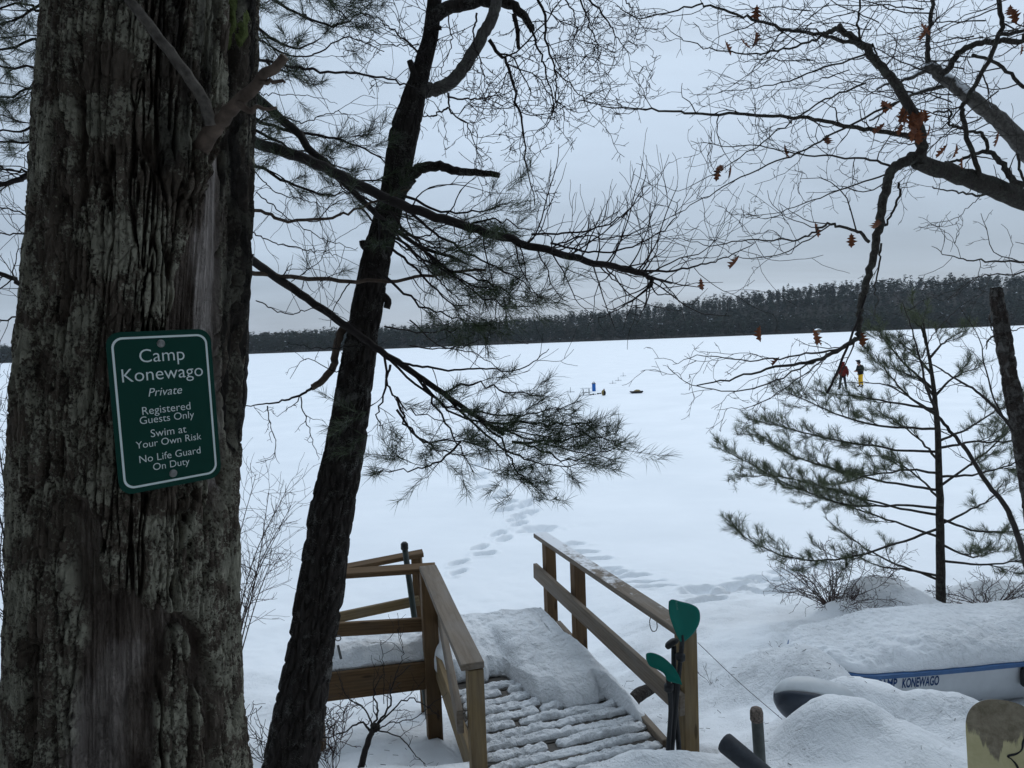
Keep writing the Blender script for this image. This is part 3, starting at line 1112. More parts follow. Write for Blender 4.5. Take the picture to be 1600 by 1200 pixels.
# broken forked branch on the trunk front
L = []
limb(L, [(288, 272), (300, 250), (318, 226), (334, 202), (352, 182), (378, 156), (408, 126), (446, 92)], [2.36, 2.2, 2.12, 2.06], 0.031, 0.013, 30, 1.0, 0.003, rngb)
V, F = tubes_mesh(L)
obj('broken_branch', V, F, M['dead_limb'], big)
L = []
limb(L, [(330, 196), (324, 172), (312, 146), (290, 112), (258, 72), (228, 32), (196, -8), (170, -50)], [2.14, 2.06], 0.018, 0.013, 26, 1.0, 0.002, rngb)
V, F = tubes_mesh(L)
obj('dead_branch', V, F, M['grey_limb'], big)
L = []
limb(L, [(372, 160), (388, 172), (402, 168), (430, 172)], [2.10, 2.08], 0.012, 0.004, 10, 1.0, 0.003, rngb)
limb(L, [(405, 128), (424, 128), (446, 128)], [2.08], 0.010, 0.004, 8, 1.0, 0.003, rngb)
V, F = tubes_mesh(L)
obj('branch_stub', V, F, M['dead_limb'], big)


def splinter(pxs, d, w, th, name):
    """a torn strip of bark: tapered slab with ragged edges"""
    path = catmull([P(x, y, d) for x, y in pxs], 26)
    Vs, Fs = [], []
    for i, p in enumerate(path):
        t = i / 26
        ww = w * (0.45 + 0.55 * math.sin(math.pi * min(1, max(0.0, t * 0.9 + 0.1)))) * (1 + 0.35 * rngb.uniform(-1, 1))
        for sx, sy in ((-1, -1), (1, -0.6), (1, 0.9), (-1, 1)):
            Vs.append(p + Vector((sx * ww, sy * th, rngb.uniform(-0.006, 0.006))))
    for i in range(26):
        for k in range(4):
            a = i * 4 + k
            b = i * 4 + (k + 1) % 4
            Fs.append((a, b, b + 4, a + 4))
    Fs += [(3, 2, 1, 0), (104, 105, 106, 107)]
    obj(name, [tuple(v) for v in Vs], [np.array(Fs)], M['bark_dark'], big, smooth=False)


splinter([(391, 395), (385, 450), (381, 520), (380, 580), (377, 640), (372, 690)], 2.60, 0.013, 0.016, 'loose_bark_strip')
splinter([(375, 440), (371, 470), (370, 505)], 2.62, 0.010, 0.012, 'loose_bark_strip')
splinter([(386, -30), (389, 60), (388, 150), (388, 235)], 2.58, 0.016, 0.02, 'loose_bark_strip')
splinter([(374, 205), (377, 290), (374, 385)], 2.60, 0.010, 0.014, 'loose_bark_strip')
# moss cushion high on the right of the trunk
bm = bmesh.new()
bmesh.ops.create_icosphere(bm, subdivisions=4, radius=1.0)
mc = P(356, 38, 2.415)
for v in bm.verts:
    q = v.co.copy()
    k = 1 + 0.28 * mnoise.fractal(q * 2.3, 1.0, 2.0, 4) + 0.08 * mnoise.noise(q * 14)
    v.co = mc + Vector((q.x * 0.060 * k, q.y * 0.055 * k, q.z * 0.115 * k))
obj_bm('moss_patch', bm, M['moss'], big, smooth=True)
# unseen high crown above the picture, added thick to shade the near snow
L, tips = [], []
top = c1 + Vector((0.35, 0.1, 6.3))
for i in range(17):
    a = i * 2.4
    z0 = 1.7 + i * 0.32
    p = c1 + Vector((0.05 + z0 * 0.04, 0.02, z0 + 1.0))
    path = wander(p, Vector((math.cos(a), math.sin(a) * 0.8 - 0.25, 0.32)), rngb.uniform(3.2, 5.5), 9, 0.12, Vector((0, 0, 0.2)), rngb)
    rr = [0.05 - 0.004 * k for k in range(10)]
    L.append((path, rr))
    twigs(L, path, rr, [dict(n=4, len=(0.8, 1.6), ang=(35, 60), rr=0.5, seg=6), dict(n=5, len=(0.3, 0.6), ang=(30, 60), rr=0.5, seg=4)], rngb, 0, 0.25, tips)
V, F = tubes_mesh(L)
obj('branches', V, F, M['twig'], big)
tf = []
for tpts in tips:
    for k in range(2, len(tpts)):
        tf.append((tpts[k], tpts[k] - tpts[k - 1], 1.25))
V, F, T = needles_mesh(tf, rngb, 22, 0.15, 0.0065, 0.9)
obj('foliage', V, F, M['needle'], big, smooth=False, attrs={'tone': T})

# ------------------------------------------------------------------ the sign
TL, BL, TR, BR = P(170, 519, 2.0), P(181, 777, 2.0), P(332, 514, 2.216), P(343, 745, 2.216)
sc_ = (TL + BL + TR + BR) / 4
ax = ((TR + BR) - (TL + BL)).normalized()
ay = (TL + TR - BL - BR)
ay = (ay - ax * ay.dot(ax)).normalized()
az = ax.cross(ay)
SW = (((TR + BR) - (TL + BL)) / 2).length
SH = ((TL + TR - BL - BR) / 2).length
SM = Matrix((ax, ay, az)).transposed().to_4x4()
SM.translation = sc_


def rounded_rect(w, h, r, n=8):
    pts = []
    for cx_, cy_, a0 in ((w / 2 - r, h / 2 - r, 0), (-w / 2 + r, h / 2 - r, 90), (-w / 2 + r, -h / 2 + r, 180), (w / 2 - r, -h / 2 + r, 270)):
        for i in range(n + 1):
            a = math.radians(a0 + 90 * i / n)
            pts.append((cx_ + r * math.cos(a), cy_ + r * math.sin(a)))
    return pts


def slab(pts, z0, z1, M4, bevel=0.0):
    bm = bmesh.new()
    lo = [bm.verts.new((x, y, z0)) for x, y in pts]
    hi = [bm.verts.new((x, y, z1)) for x, y in pts]
    n = len(pts)
    bm.faces.new(lo[::-1])
    bm.faces.new(hi)
    for i in range(n):
        bm.faces.new((lo[i], lo[(i + 1) % n], hi[(i + 1) % n], hi[i]))
    bmesh.ops.transform(bm, matrix=M4, verts=bm.verts)
    return bm


sign = thing('sign', sc_ - ay * SH / 2, 'dark green metal sign with white border reading Camp Konewago, screwed to the big trunk', 'sign')
obj_bm('panel', slab(rounded_rect(SW, SH, 0.038), -0.0015, 0.0, SM), M['sign_green'], sign)
outer, inner = rounded_rect(SW - 0.026, SH - 0.030, 0.030), rounded_rect(SW - 0.038, SH - 0.042, 0.025)
bm = bmesh.new()
vo = [bm.verts.new((x, y, 0.0006)) for x, y in outer]
vi = [bm.verts.new((x, y, 0.0006)) for x, y in inner]
for i in range(len(vo)):
    j = (i + 1) % len(vo)
    bm.faces.new((vo[i], vo[j], vi[j], vi[i]))
ext = bmesh.ops.extrude_face_region(bm, geom=list(bm.faces))
bmesh.ops.translate(bm, verts=[e for e in ext['geom'] if isinstance(e, bmesh.types.BMVert)], vec=(0, 0, -0.0004))
bmesh.ops.transform(bm, matrix=SM, verts=bm.verts)
obj_bm('border', bm, M['sign_white'], sign)


def text_mesh(name, body, width, M4, mat, parent, shear=0.0, extrude=0.0003, height=None, spacing=1.0, off=0.0, bold=0.0):
    cu = bpy.data.curves.new(name, 'FONT')
    cu.body = body
    cu.size = 1.0
    cu.align_x = 'CENTER'
    cu.align_y = 'CENTER'
    cu.shear = shear
    cu.space_character = spacing
    cu.offset = bold
    cu.resolution_u = 4
    tmp = bpy.data.objects.new(name, cu)
    COL.objects.link(tmp)
    dg = bpy.context.evaluated_depsgraph_get()
    dg.update()
    me = bpy.data.meshes.new_from_object(tmp.evaluated_get(dg))
    bpy.data.objects.remove(tmp)
    bpy.data.curves.remove(cu)
    co = np.empty(len(me.vertices) * 3, np.float32)
    me.vertices.foreach_get('co', co)
    co = co.reshape(-1, 3)
    w = co[:, 0].max() - co[:, 0].min()
    s = width / w
    hy = s if height is None else height / (co[:, 1].max() - co[:, 1].min())
    co[:, 0] = (co[:, 0] - (co[:, 0].max() + co[:, 0].min()) / 2) * s
    co[:, 1] = co[:, 1] * hy
    co[:, 2] = off
    me.vertices.foreach_set('co', co.reshape(-1))
    me.transform(M4)
    pl = root_loc(parent)
    me.transform(Matrix.Translation(-pl))
    me.materials.append(mat)
    me.name = name
    o = bpy.data.objects.new(name, me)
    COL.objects.link(o)
    o.parent = parent
    return o


for body, v, w, sh in (("Camp", .158, .43, 0), ("Konewago", .272, .775, 0), ("Private", .387, .325, 0.25), ("Registered", .498, .465, 0),
                       ("Guests Only", .556, .525, 0), ("Swim at", .645, .345, 0), ("Your Own Risk", .706, .635, 0),
                       ("No Life Guard", .797, .595, 0), ("On Duty", .858, .355, 0)):
    m4 = SM @ Matrix.Translation((0, SH * (0.5 - v), 0))
    text_mesh('lettering', body, w * SW, m4, M['sign_white'], sign, sh, off=0.0008, bold=-0.006)
for v in (0.082, 0.918):
    bm = bmesh.new()
    prof = [(0.0, 0.0042), (0.0025, 0.0040), (0.003, 0.0028), (0.0055, 0.0036), (0.0085, 0.0030), (0.0112, 0.0012), (0.0118, 0.0002)]
    ns = 24
    rr_ = [[bm.verts.new((r * math.cos(2 * math.pi * k / ns), r * math.sin(2 * math.pi * k / ns), z)) for k in range(ns)] for r, z in prof[1:]]
    cv = bm.verts.new((0, 0, prof[0][1]))
    for k in range(ns):
        bm.faces.new((cv, rr_[0][k], rr_[0][(k + 1) % ns]))
    for a, b in zip(rr_, rr_[1:]):
        for k in range(ns):
            bm.faces.new((a[k], b[k], b[(k + 1) % ns], a[(k + 1) % ns]))
    bmesh.ops.transform(bm, matrix=SM @ Matrix.Translation((0.004 * (v - 0.3), SH * (0.5 - v), 0.0004)), verts=bm.verts)
    obj_bm('screw', bm, M['screw'], sign, smooth=True)


# ------------------------------------------------------------------ leaning dark tree
def lean_disp(TH, ZZ, R, V0):
    e, cid = furrows(TH, ZZ, R, 201, 0.024, 0.11, warp=0.7)
    ridge = sstep(0.02, 0.4, e)
    cxn, syn = np.cos(TH) * 4, np.sin(TH) * 4
    f = fbm(cxn, syn, ZZ * 7, o=4, s=27)
    k = np.clip(R / 0.12, 0.3, 1)
    d = k * (-0.012 * (1 - ridge) + 0.005 * cid * ridge + 0.004 * f + 0.010 * vnoise(cxn * 0.4, syn * 0.4, ZZ * 2.4, s=5))
    return d, {'ridge': ridge}


LEAN_D = 3.52
lr = trunk_rows([(0, 668, 690), (60, 660, 684), (110, 643, 672), (150, 628, 664), (200, 610, 656), (300, 594, 636), (400, 566, 612), (500, 546, 595),
                 (600, 526, 582), (700, 506, 570), (800, 482, 555), (900, 466, 540), (1000, 452, 524), (1100, 426, 512), (1200, 408, 498)], LEAN_D)
a0, b0 = lr[0]
a1, b1 = lr[-1]
lr = [(a0 + Vector((-0.10, -0.03, -0.5)), b0 * 1.12)] + lr + [(a1 + Vector((0.03, 0.0, 0.5)), b1 * 0.9), (a1 + Vector((0.10, 0.1, 2.0)), b1 * 0.5)]
lean = thing('leaning_tree', (a0.x, a0.y, float(ground_z(np.array([a0.x]), np.array([a0.y]))[0])), 'slender dark leaning trunk with broken limbs in front of the left deck railing', 'tree')
V, F, at = trunk_mesh(lr, 150, np.arange(a0.z - 0.5, a1.z + 2.0, 0.009), lean_disp)
obj('trunk', V, F, M['bark_dark'], lean, attrs=at)
rl = random.Random(8)
UPX = Vector((0, 0, 0.15))
maple = [dict(n=16, len=(0.22, 0.62), ang=(35, 75), wob=0.34, pull=Vector((0, 0, -0.15)), rr=0.5, rmax=0.0046, rmin=0.0018, seg=8),
         dict(n=19, len=(0.06, 0.22), ang=(35, 75), wob=0.36, pull=Vector((0, 0, 0.1)), rr=0.7, rmin=0.0015, seg=5),
         dict(n=16, len=(0.02, 0.06), ang=(30, 60), wob=0.2, rr=0.9, rmin=0.0015, seg=3)]
L = []
limb(L, [(652, 140), (668, 142), (696, 134), (724, 106), (748, 66), (766, 34), (776, 4), (782, -50)], [3.50, 3.42, 3.38], 0.033, 0.024, 40, 1.0, 0.002, rl)
V, F = tubes_mesh(L)
obj('pale_limb', V, F, M['bark_pale'], lean, attrs={'ridge': np.ones(len(V))})
L = []
limb(L, [(676, 26), (700, 13), (740, 4), (785, 3), (808, 14), (822, 30), (832, 46)], [3.50, 3.36], 0.034, 0.014, 30, 1.0, 0.003, rl)
limb(L, [(803, 22), (808, 48), (810, 76)], [3.38], 0.012, 0.009, 8, 1.0, 0.001, rl)
limb(L, [(822, 28), (830, 50), (828, 38)], [3.37], 0.010, 0.005, 8, 1.0, 0.001, rl)
V, F = tubes_mesh(L)
obj('broken_limb', V, F, M['bark_dark'], lean)
L = []
limb(L, [(622, 300), (636, 284), (652, 266), (680, 259), (710, 266), (745, 270), (781, 273)], [3.50, 3.40], 0.036, 0.013, 28, 0.9, 0.003, rl)
V, F = tubes_mesh(L)
obj('broken_limb', V, F, M['bark_dark'], lean)
L = []
limb(L, [(556, 506), (538, 512), (527, 536), (521, 570), (505, 594), (486, 606)], [3.46, 3.34], 0.022, 0.015, 26, 1.0, 0.002, rl)
V, F = tubes_mesh(L)
obj('bent_limb', V, F, M['dead_limb'], lean)
L = []
stubs = (([(652, 130), (640, 95)], 0.018, 0.014), ([(668, 45), (690, 44)], 0.012, 0.01), ([(596, 460), (606, 470), (604, 482)], 0.02, 0.016), ([(576, 390), (568, 384), (566, 376)], 0.018, 0.015))
for pts, a, b in stubs:
    L = []
    limb(L, pts, [3.46], a, b, 6)
    V, F = tubes_mesh(L)
    obj('branch_stub', V, F, M['bark_dark'], lean)
L = []
hang = [([(764, 62), (780, 84), (794, 104), (808, 160), (818, 205), (824, 260), (836, 320)], 3.36, 0.010, 0.0022),
        ([(830, 44), (842, 80), (852, 110), (864, 150), (860, 190), (840, 205)], 3.34, 0.006, 0.0015),
        ([(828, -30), (850, 20), (853, 60), (866, 105), (868, 140), (862, 180)], 3.4, 0.008, 0.002),
        ([(868, 110), (895, 135), (918, 160), (960, 165), (1010, 172)], 3.5, 0.004, 0.0015),
        ([(700, 145), (702, 170), (715, 185), (735, 200), (742, 230), (756, 262)], 3.42, 0.005, 0.0014),
        ([(700, 152), (740, 155), (780, 150), (805, 155)], 3.4, 0.005, 0.0014),
        ([(700, 168), (680, 178), (660, 182), (650, 175)], 3.42, 0.005, 0.0015),
        ([(890, -40), (915, 20), (932, 70), (934, 110)], 3.6, 0.006, 0.0014), ([(905, -20), (945, 25), (965, 60), (985, 85)], 3.7, 0.006, 0.0014),
        ([(955, -30), (985, 10), (1000, 40)], 3.8, 0.005, 0.0014), ([(840, -40), (890, 10), (900, 50), (885, 95)], 3.5, 0.005, 0.0014),
        ([(745, 20), (740, 60), (752, 100), (760, 140)], 3.3, 0.005, 0.0014), ([(700, 20), (706, 70), (690, 110), (700, 135)], 3.6, 0.004, 0.0014),
        ([(660, 90), (630, 60), (590, 30), (540, 12)], 3.7, 0.006, 0.002), ([(655, 70), (600, 70), (560, 50)], 3.7, 0.004, 0.002)]
for pts, d, a, b in hang:
    path, rr = limb(L, pts, [d, d + rl.uniform(-0.15, 0.25)], a, b, 24, 1.0, 0.004, rl)
    twigs(L, path, rr, maple, rl, 0, 0.12)
path, rr = limb(L, [(488, 606), (468, 618), (440, 626), (410, 632), (380, 634)], [3.34, 3.2], 0.007, 0.0022, 20, 1, 0.003, rl)
low = [dict(n=6, len=(0.15, 0.42), ang=(40, 85), wob=0.25, pull=Vector((0, 0, -0.35)), rr=0.6, rmax=0.0035, rmin=0.0013, seg=8),
       dict(n=13, len=(0.05, 0.14), ang=(35, 80), wob=0.3, rr=0.7, rmin=0.0012, seg=5), dict(n=10, len=(0.02, 0.05), ang=(30, 60), rr=0.9, rmin=0.0011, seg=3)]
twigs(L, path, rr, low, rl, 0, 0.05)
for pts in ([(418, 634), (422, 660), (430, 690), (425, 715), (400, 722)], [(470, 620), (478, 660), (490, 690), (498, 720)], [(556, 560), (525, 580), (480, 560), (455, 590)], [(560, 540), (500, 545), (450, 535)]):
    path, rr = limb(L, pts, [3.3], 0.0035, 0.0013, 16, 1, 0.004, rl)
    twigs(L, path, rr, low[1:], rl, 0, 0.1)
V, F = tubes_mesh(L)
obj('branches', V, F, M['twig'], lean)

# hardware on the leaning tree
p = P(522, 905, 3.40)
L = [(catmull([P(519, 882, 3.385), P(510, 900, 3.39), P(513, 918, 3.385), P(522, 922, 3.38), P(529, 914, 3.385)], 20), [0.006] * 21)]
V, F = tubes_mesh(L)
V = (V - np.array(p)) * np.array([1, 0.35, 1]) + np.array(p)
tag(obj('metal_strap', V, F, M['steel'], loc=p), 'bent grey metal strap loop nailed on the leaning dark trunk', 'strap')
p = P(528, 997, 3.43)
ring = [p + Vector((0.014 * math.cos(a), 0, 0.014 * math.sin(a))) for a in np.linspace(0, 2 * math.pi, 25)]
ring2 = [Vector(q) for q in ring]
L = [(ring2, [0.0035] * 25), (catmull([p + Vector((-0.013, 0, 0)), P(517, 999, 3.45)], 6), [0.0035] * 7)]
V, F = tubes_mesh(L)
eye = thing('eye_bolt', p, 'small steel eye bolt in the edge of the leaning dark trunk', 'bolt')
obj('ring', V, F, M['steel'], eye)
tag(board('metal_tag', P(528, 1008, 3.44), P(533, 1030, 3.44), 0.012, 0.002, M['steel'], None, up=(0, -1, 0), bev=0), 'narrow grey metal tag hanging below the eye bolt', 'tag')

# ------------------------------------------------------------------ pine standing behind the big trunk: boughs to both sides
PD = 4.15
pb = math.radians(-27.4)
pc = Vector((PD * math.sin(pb), PD * math.cos(pb), 0))
pc.z = float(ground_z(np.array([pc.x]), np.array([pc.y]))[0])
pine = thing('pine_tree', pc, 'white pine hidden behind the big trunk, its needled boughs reaching out on both sides', 'tree')


def simple_disp(TH, ZZ, R, V0):
    e, cid = furrows(TH, ZZ, R, 301, 0.03, 0.08)
    return -0.008 * (1 - sstep(0.02, 0.35, e)) * np.clip(R / 0.1, 0.2, 1), {'ridge': cid}


V, F, at = trunk_mesh([(pc + Vector((0, 0, -0.3)), 0.15), (pc + Vector((0, 0, 4)), 0.12), (pc + Vector((0.05, 0, 9)), 0.04)], 60, np.arange(pc.z - 0.3, pc.z + 9, 0.03), simple_disp)
obj('trunk', V, F, M['bark_pine'], pine, attrs=at)
rp = random.Random(21)
UPV = Vector((0, 0, 1))
LB, LD, TUFT = [], [], []


def tuft_tips(tips, k0=0.45, sc=(0.8, 1.1), every=1):
    for pts in tips:
        n_ = len(pts) - 1
        for k in range(max(1, int(n_ * k0)), n_ + 1, every):
            d = pts[k] - pts[k - 1]
            TUFT.append((pts[k], (d + Vector((0, 0, 0.4 * d.length))), rp.uniform(*sc)))


def bough(pxs, ds, r0, r1, t0, dens=1.0, ln=(0.35, 0.75), leafy=True, droop=-0.05, dead=None, wob=0.006):
    path, rr = limb(LB, pxs, ds, r0, r1, None, 1.0, wob, rp)
    tips = []
    spec = [dict(n=7 * dens, len=ln, ang=(30, 60), wob=0.10, pull=Vector((0, 0, droop)), plane=UPV, flat=0.8, rr=0.5, rmax=0.006, rmin=0.0016, taper=0.55, seg=8),
            dict(n=10 * dens, len=(0.10, 0.28), ang=(25, 50), wob=0.12, pull=Vector((0, 0, 0.25)), plane=UPV, flat=0.6, rr=0.6, rmin=0.0013, taper=0.4, seg=5)]
    twigs(LB, path, rr, spec, rp, 0, t0, tips if leafy else None)
    if leafy:
        tuft_tips(tips)
        TUFT.append((path[-1], path[-1] - path[-2], 1.0))
    return path, rr


def bare(path, rr, t0, n=7, ln=(0.3, 0.75), up=0.9, sub=8):
    spec = [dict(n=n, len=ln, ang=(30, 75), wob=0.15, pull=Vector((0.05, 0, up)), rr=0.45, rmax=0.0040, rmin=0.0015, taper=0.3, seg=10),
            dict(n=sub, len=(0.10, 0.32), ang=(25, 55), wob=0.15, pull=Vector((0, 0, up * 0.6)), rr=0.7, rmin=0.0012, taper=0.4, seg=7)]
    twigs(LB, path, rr, spec, rp, 0, t0)


# long lower limb ending in bare upswept twigs
pth, rr = limb(LB, [(330, 196), (395, 222), (480, 250), (560, 288), (640, 325), (720, 352), (800, 375), (880, 398), (950, 415), (1010, 430), (1018, 448)], [3.75, 3.15, 3.0, 3.0], 0.029, 0.009, 60, 1.0, 0.003, rp)
bare(pth, rr, 0.60, 11, (0.3, 0.6), 0.9)
bare(pth, rr, 0.35, 6, (0.25, 0.5), -0.4)
pth, rr = limb(LB, [(940, 412), (985, 420), (1040, 424), (1090, 416), (1130, 404), (1180, 380)], [3.0, 3.05], 0.007, 0.0018, 30, 1, 0.003, rp)
bare(pth, rr, 0.15, 12, (0.25, 0.5), 0.7)
for pts in ([(800, 376), (850, 388), (900, 370), (960, 372), (1030, 350)], [(830, 366), (890, 365), (950, 350), (990, 320), (1010, 270)], [(860, 380), (930, 395), (1000, 380), (1050, 345), (1062, 310)]):
    pth, rr = limb(LB, pts, [3.05], 0.005, 0.0016, 24, 1, 0.004, rp)
    bare(pth, rr, 0.2, 11, (0.2, 0.45), 0.9, 7)
# upper limb
pth, rr = bough([(330, 120), (400, 150), (470, 215), (530, 278), (590, 338), (650, 380), (720, 410)], [3.8, 3.5, 3.3, 3.2], 0.027, 0.006, 0.45, 1.0, (0.25, 0.6), True, -0.3)
# foliage under and beyond the leaning tree
for pts in ([(640, 330), (690, 370), (740, 400), (800, 430), (850, 470)], [(610, 330), (660, 390), (710, 430), (770, 470), (830, 480)], [(680, 345), (730, 350), (780, 345), (830, 360)], [(600, 380), (650, 420), (700, 470), (740, 480)], [(590, 420), (640, 465), (690, 490), (730, 500)],
            [(620, 300), (690, 330), (750, 330), (800, 315)], [(600, 360), (660, 400), (720, 440), (790, 455)], [(650, 380), (700, 420), (760, 440), (810, 470)]):
    bough(pts, [3.15, 3.1], 0.007, 0.002, 0.2, 1.25, (0.15, 0.40), True, -0.15)
# the low bough with the full spray of needles over the lake
pth, rr = limb(LB, [(330, 362), (380, 398), (450, 446), (530, 502), (600, 552), (660, 592), (730, 642), (790, 680)], [3.85, 3.4, 3.15, 3.05], 0.026, 0.009, 50, 1.0, 0.002, rp)
for pts in ([(600, 552), (660, 610), (720, 640), (800, 650), (860, 640), (905, 625)], [(640, 578), (700, 640), (770, 665), (840, 680), (880, 690)],
            [(700, 622), (760, 660), (830, 690), (900, 705), (960, 715)], [(700, 622), (770, 690), (820, 715), (860, 725), (930, 725)],
            [(660, 592), (690, 650), (720, 700), (740, 735)], [(600, 553), (610, 610), (640, 640), (690, 660)], [(610, 570), (600, 610), (590, 650), (600, 670)],
            [(620, 620), (640, 670), (680, 700), (730, 715)], [(720, 690), (690, 720), (640, 735), (585, 738)], [(740, 645), (790, 700), (810, 740), (845, 765)],
            [(760, 660), (830, 660), (900, 665), (955, 668)], [(800, 690), (860, 690), (910, 680), (960, 690)], [(690, 615), (740, 600), (790, 612), (840, 620)], [(620, 640), (660, 690), (720, 690), (770, 700)], [(800, 690), (835, 700), (890, 720), (965, 700)]):
    bough(pts, [3.1, 3.0], 0.006, 0.0018, 0.25, 1.35, (0.10, 0.28), True, 0.0)
pth, rr = limb(LB, [(625, 566), (660, 574), (710, 578), (760, 574), (800, 580), (840, 562), (856, 545)], [3.1], 0.006, 0.0016, 30, 1, 0.003, rp)
bare(pth, rr, 0.2, 7, (0.15, 0.35), 0.6, 6)
for pts in ([(640, 540), (700, 545), (760, 530), (790, 500)], [(600, 510), (680, 520), (740, 510), (800, 530)], [(640, 500), (690, 540), (750, 555), (810, 600)]):
    pth, rr = limb(LB, pts, [3.2], 0.004, 0.0014, 20, 1, 0.005, rp)
    bare(pth, rr, 0.15, 8, (0.15, 0.4), 0.2, 5)
# left-of-frame and upper boughs
leafy = [([(330, 150), (395, 185), (450, 205), (510, 215), (570, 232), (612, 262)], 3.6, (0.2, 0.42)), ([(330, 215), (390, 250), (450, 285), (510, 305), (545, 300)], 3.65, (0.2, 0.42)), ([(330, 180), (400, 225), (470, 250), (540, 262)], 3.75, (0.2, 0.42)), ([(340, 190), (400, 205), (460, 235), (520, 245)], 3.7, (0.2, 0.40)),
         ([(340, -50), (400, -20), (460, 20), (520, 40), (560, 20)], 3.7, (0.2, 0.45)), ([(330, 0), (400, 40), (450, 75), (500, 60)], 3.7, (0.2, 0.45)), ([(340, 50), (400, 85), (440, 110), (470, 105)], 3.8, (0.15, 0.35)), ([(360, -60), (440, -40), (500, -10), (540, 30)], 3.6, (0.2, 0.45)),
         ([(180, -60), (90, -10), (20, 30), (-60, 50)], 3.9, (0.25, 0.5)), ([(150, 30), (80, 55), (10, 75), (-70, 90)], 3.9, (0.25, 0.5)), ([(160, 90), (80, 104), (10, 102), (-70, 110)], 3.8, (0.25, 0.5)), ([(150, 120), (70, 128), (20, 150), (-50, 160)], 4.0, (0.2, 0.5)),
         ([(140, 225), (80, 221), (20, 222), (-60, 215)], 3.9, (0.2, 0.4)), ([(140, 180), (70, 190), (20, 205), (-50, 200)], 3.9, (0.2, 0.5)), ([(140, 262), (60, 270), (20, 265), (-50, 262)], 3.9, (0.15, 0.35)), ([(140, -80), (60, -40), (10, -10), (-40, 0)], 3.7, (0.25, 0.5)), ([(150, 0), (80, 20), (30, 5), (-40, 30)], 3.7, (0.25, 0.5))]
for pts, d, ln in leafy:
    bough(pts, [d, d - 0.15], 0.011, 0.003, 0.2, 1.25, ln, True, -0.05)
for pts in ([(470, 430), (505, 400), (512, 370)], [(455, 440), (480, 420), (478, 395)], [(500, 440), (530, 425), (545, 422)]):
    pth, rr = limb(LB, pts, [3.3], 0.0025, 0.0013, 10, 1, 0.003, rp)
    tuft_tips([pth], 0.6, (0.8, 1.1), 2)
# bare limbs left
for pts, r in (([(150, 225), (60, 262), (25, 283), (-40, 300)], 0.022), ([(150, 360), (60, 365), (0, 364), (-60, 366)], 0.006), ([(150, 480), (60, 462), (20, 436), (-40, 410)], 0.02), ([(150, 330), (70, 345), (10, 325), (-60, 330)], 0.006), ([(130, 500), (60, 480), (10, 500), (-50, 495)], 0.007)):
    pth, rr = limb(LB, pts, [3.9, 3.7], r, r * 0.45, 20, 1, 0.006, rp)
    bare(pth, rr, 0.25, 12, (0.2, 0.6), 0.35, 9)
# bare limbs right of the trunk
for pts, r, n_ in (([(350, 330), (400, 328), (440, 344), (500, 342), (545, 332), (600, 310), (640, 296)], 0.010, 3), ([(395, 92), (440, 100), (500, 112), (570, 116), (620, 128), (655, 140)], 0.008, 5), ([(390, 145), (440, 148), (490, 152), (526, 161)], 0.003, 2),
                   ([(350, 425), (400, 428), (470, 434), (545, 440), (620, 437), (690, 428), (760, 420)], 0.013, 3), ([(400, 300), (450, 340), (500, 370), (560, 390)], 0.004, 8), ([(390, 360), (430, 380), (490, 392), (530, 400)], 0.004, 7), ([(390, 260), (430, 300), (470, 310), (520, 330)], 0.004, 8),
                   ([(420, 170), (470, 190), (520, 175), (560, 190)], 0.004, 6), ([(400, 470), (450, 490), (500, 480), (540, 500)], 0.004, 7), ([(400, 60), (470, 90), (540, 60), (600, 80)], 0.005, 8), ([(560, 320), (610, 370), (650, 400), (690, 440), (720, 470)], 0.006, 9), ([(590, 330), (650, 370), (700, 350), (750, 370)], 0.005, 9)):
    pth, rr = limb(LB if r < 0.009 else LD, pts, [3.7, 3.3, 3.2], r, r * 0.4, 30, 1, 0.004, rp)
    bare(pth, rr, 0.15, n_, (0.12, 0.45), rp.uniform(-0.6, 0.6), 5)
V, F = tubes_mesh(LB)
obj('boughs', V, F, M['twig'], pine)
V, F = tubes_mesh(LD)
obj('dead_branches', V, F, M['dead_limb'], pine)
V, F, T = needles_mesh(TUFT, rp, 19, 0.080, 0.0014, 0.68)
obj('needles', V, F, M['needle'], pine, smooth=False, attrs={'tone': T})
print('pine tufts', len(TUFT), 'twigs', len(LB))


# ------------------------------------------------------------------ oak leaning in from the right, a few dead leaves still on it
ro = random.Random(44)
OD = 5.6
ob = P(1790, 700, 6.2)
ob.z = float(ground_z(np.array([ob.x]), np.array([ob.y]))[0])
oak = thing('oak_tree', ob, 'spreading bare oak on the right with brown dead leaves and a snowy limb', 'tree')
LM, LT = [], []
fork = P(1700, 372, 5.75)
trunk_path = catmull([ob + Vector((0, 0, -0.3)), ob + Vector((0.0, 0, 1.2)), ob.lerp(fork, 0.75) + Vector((0.1, 0, 0)), fork], 16)
V, F = tubes_mesh([(trunk_path, [0.20 - 0.006 * i for i in range(17)])])
obj('trunk', V, F, M['bark_oak'], oak, attrs={'ridge': np.ones(len(V))})
oak_spec = [dict(n=5.0, len=(0.25, 0.75), ang=(30, 65), wob=0.22, pull=Vector((-0.08, 0, 0.12)), rr=0.5, rmax=0.006, rmin=0.0024, taper=0.45, seg=8),
            dict(n=7, len=(0.10, 0.36), ang=(30, 65), wob=0.26, pull=Vector((0, 0, 0.25)), rr=0.65, rmin=0.0020, taper=0.4, seg=6),
            dict(n=10, len=(0.03, 0.10), ang=(30, 60), wob=0.2, pull=Vector((0, 0, 0.3)), rr=0.8, rmin=0.0019, taper=0.2, seg=3)]
oak_big = [dict(oak_spec[0], n=3.0)] + oak_spec[1:]


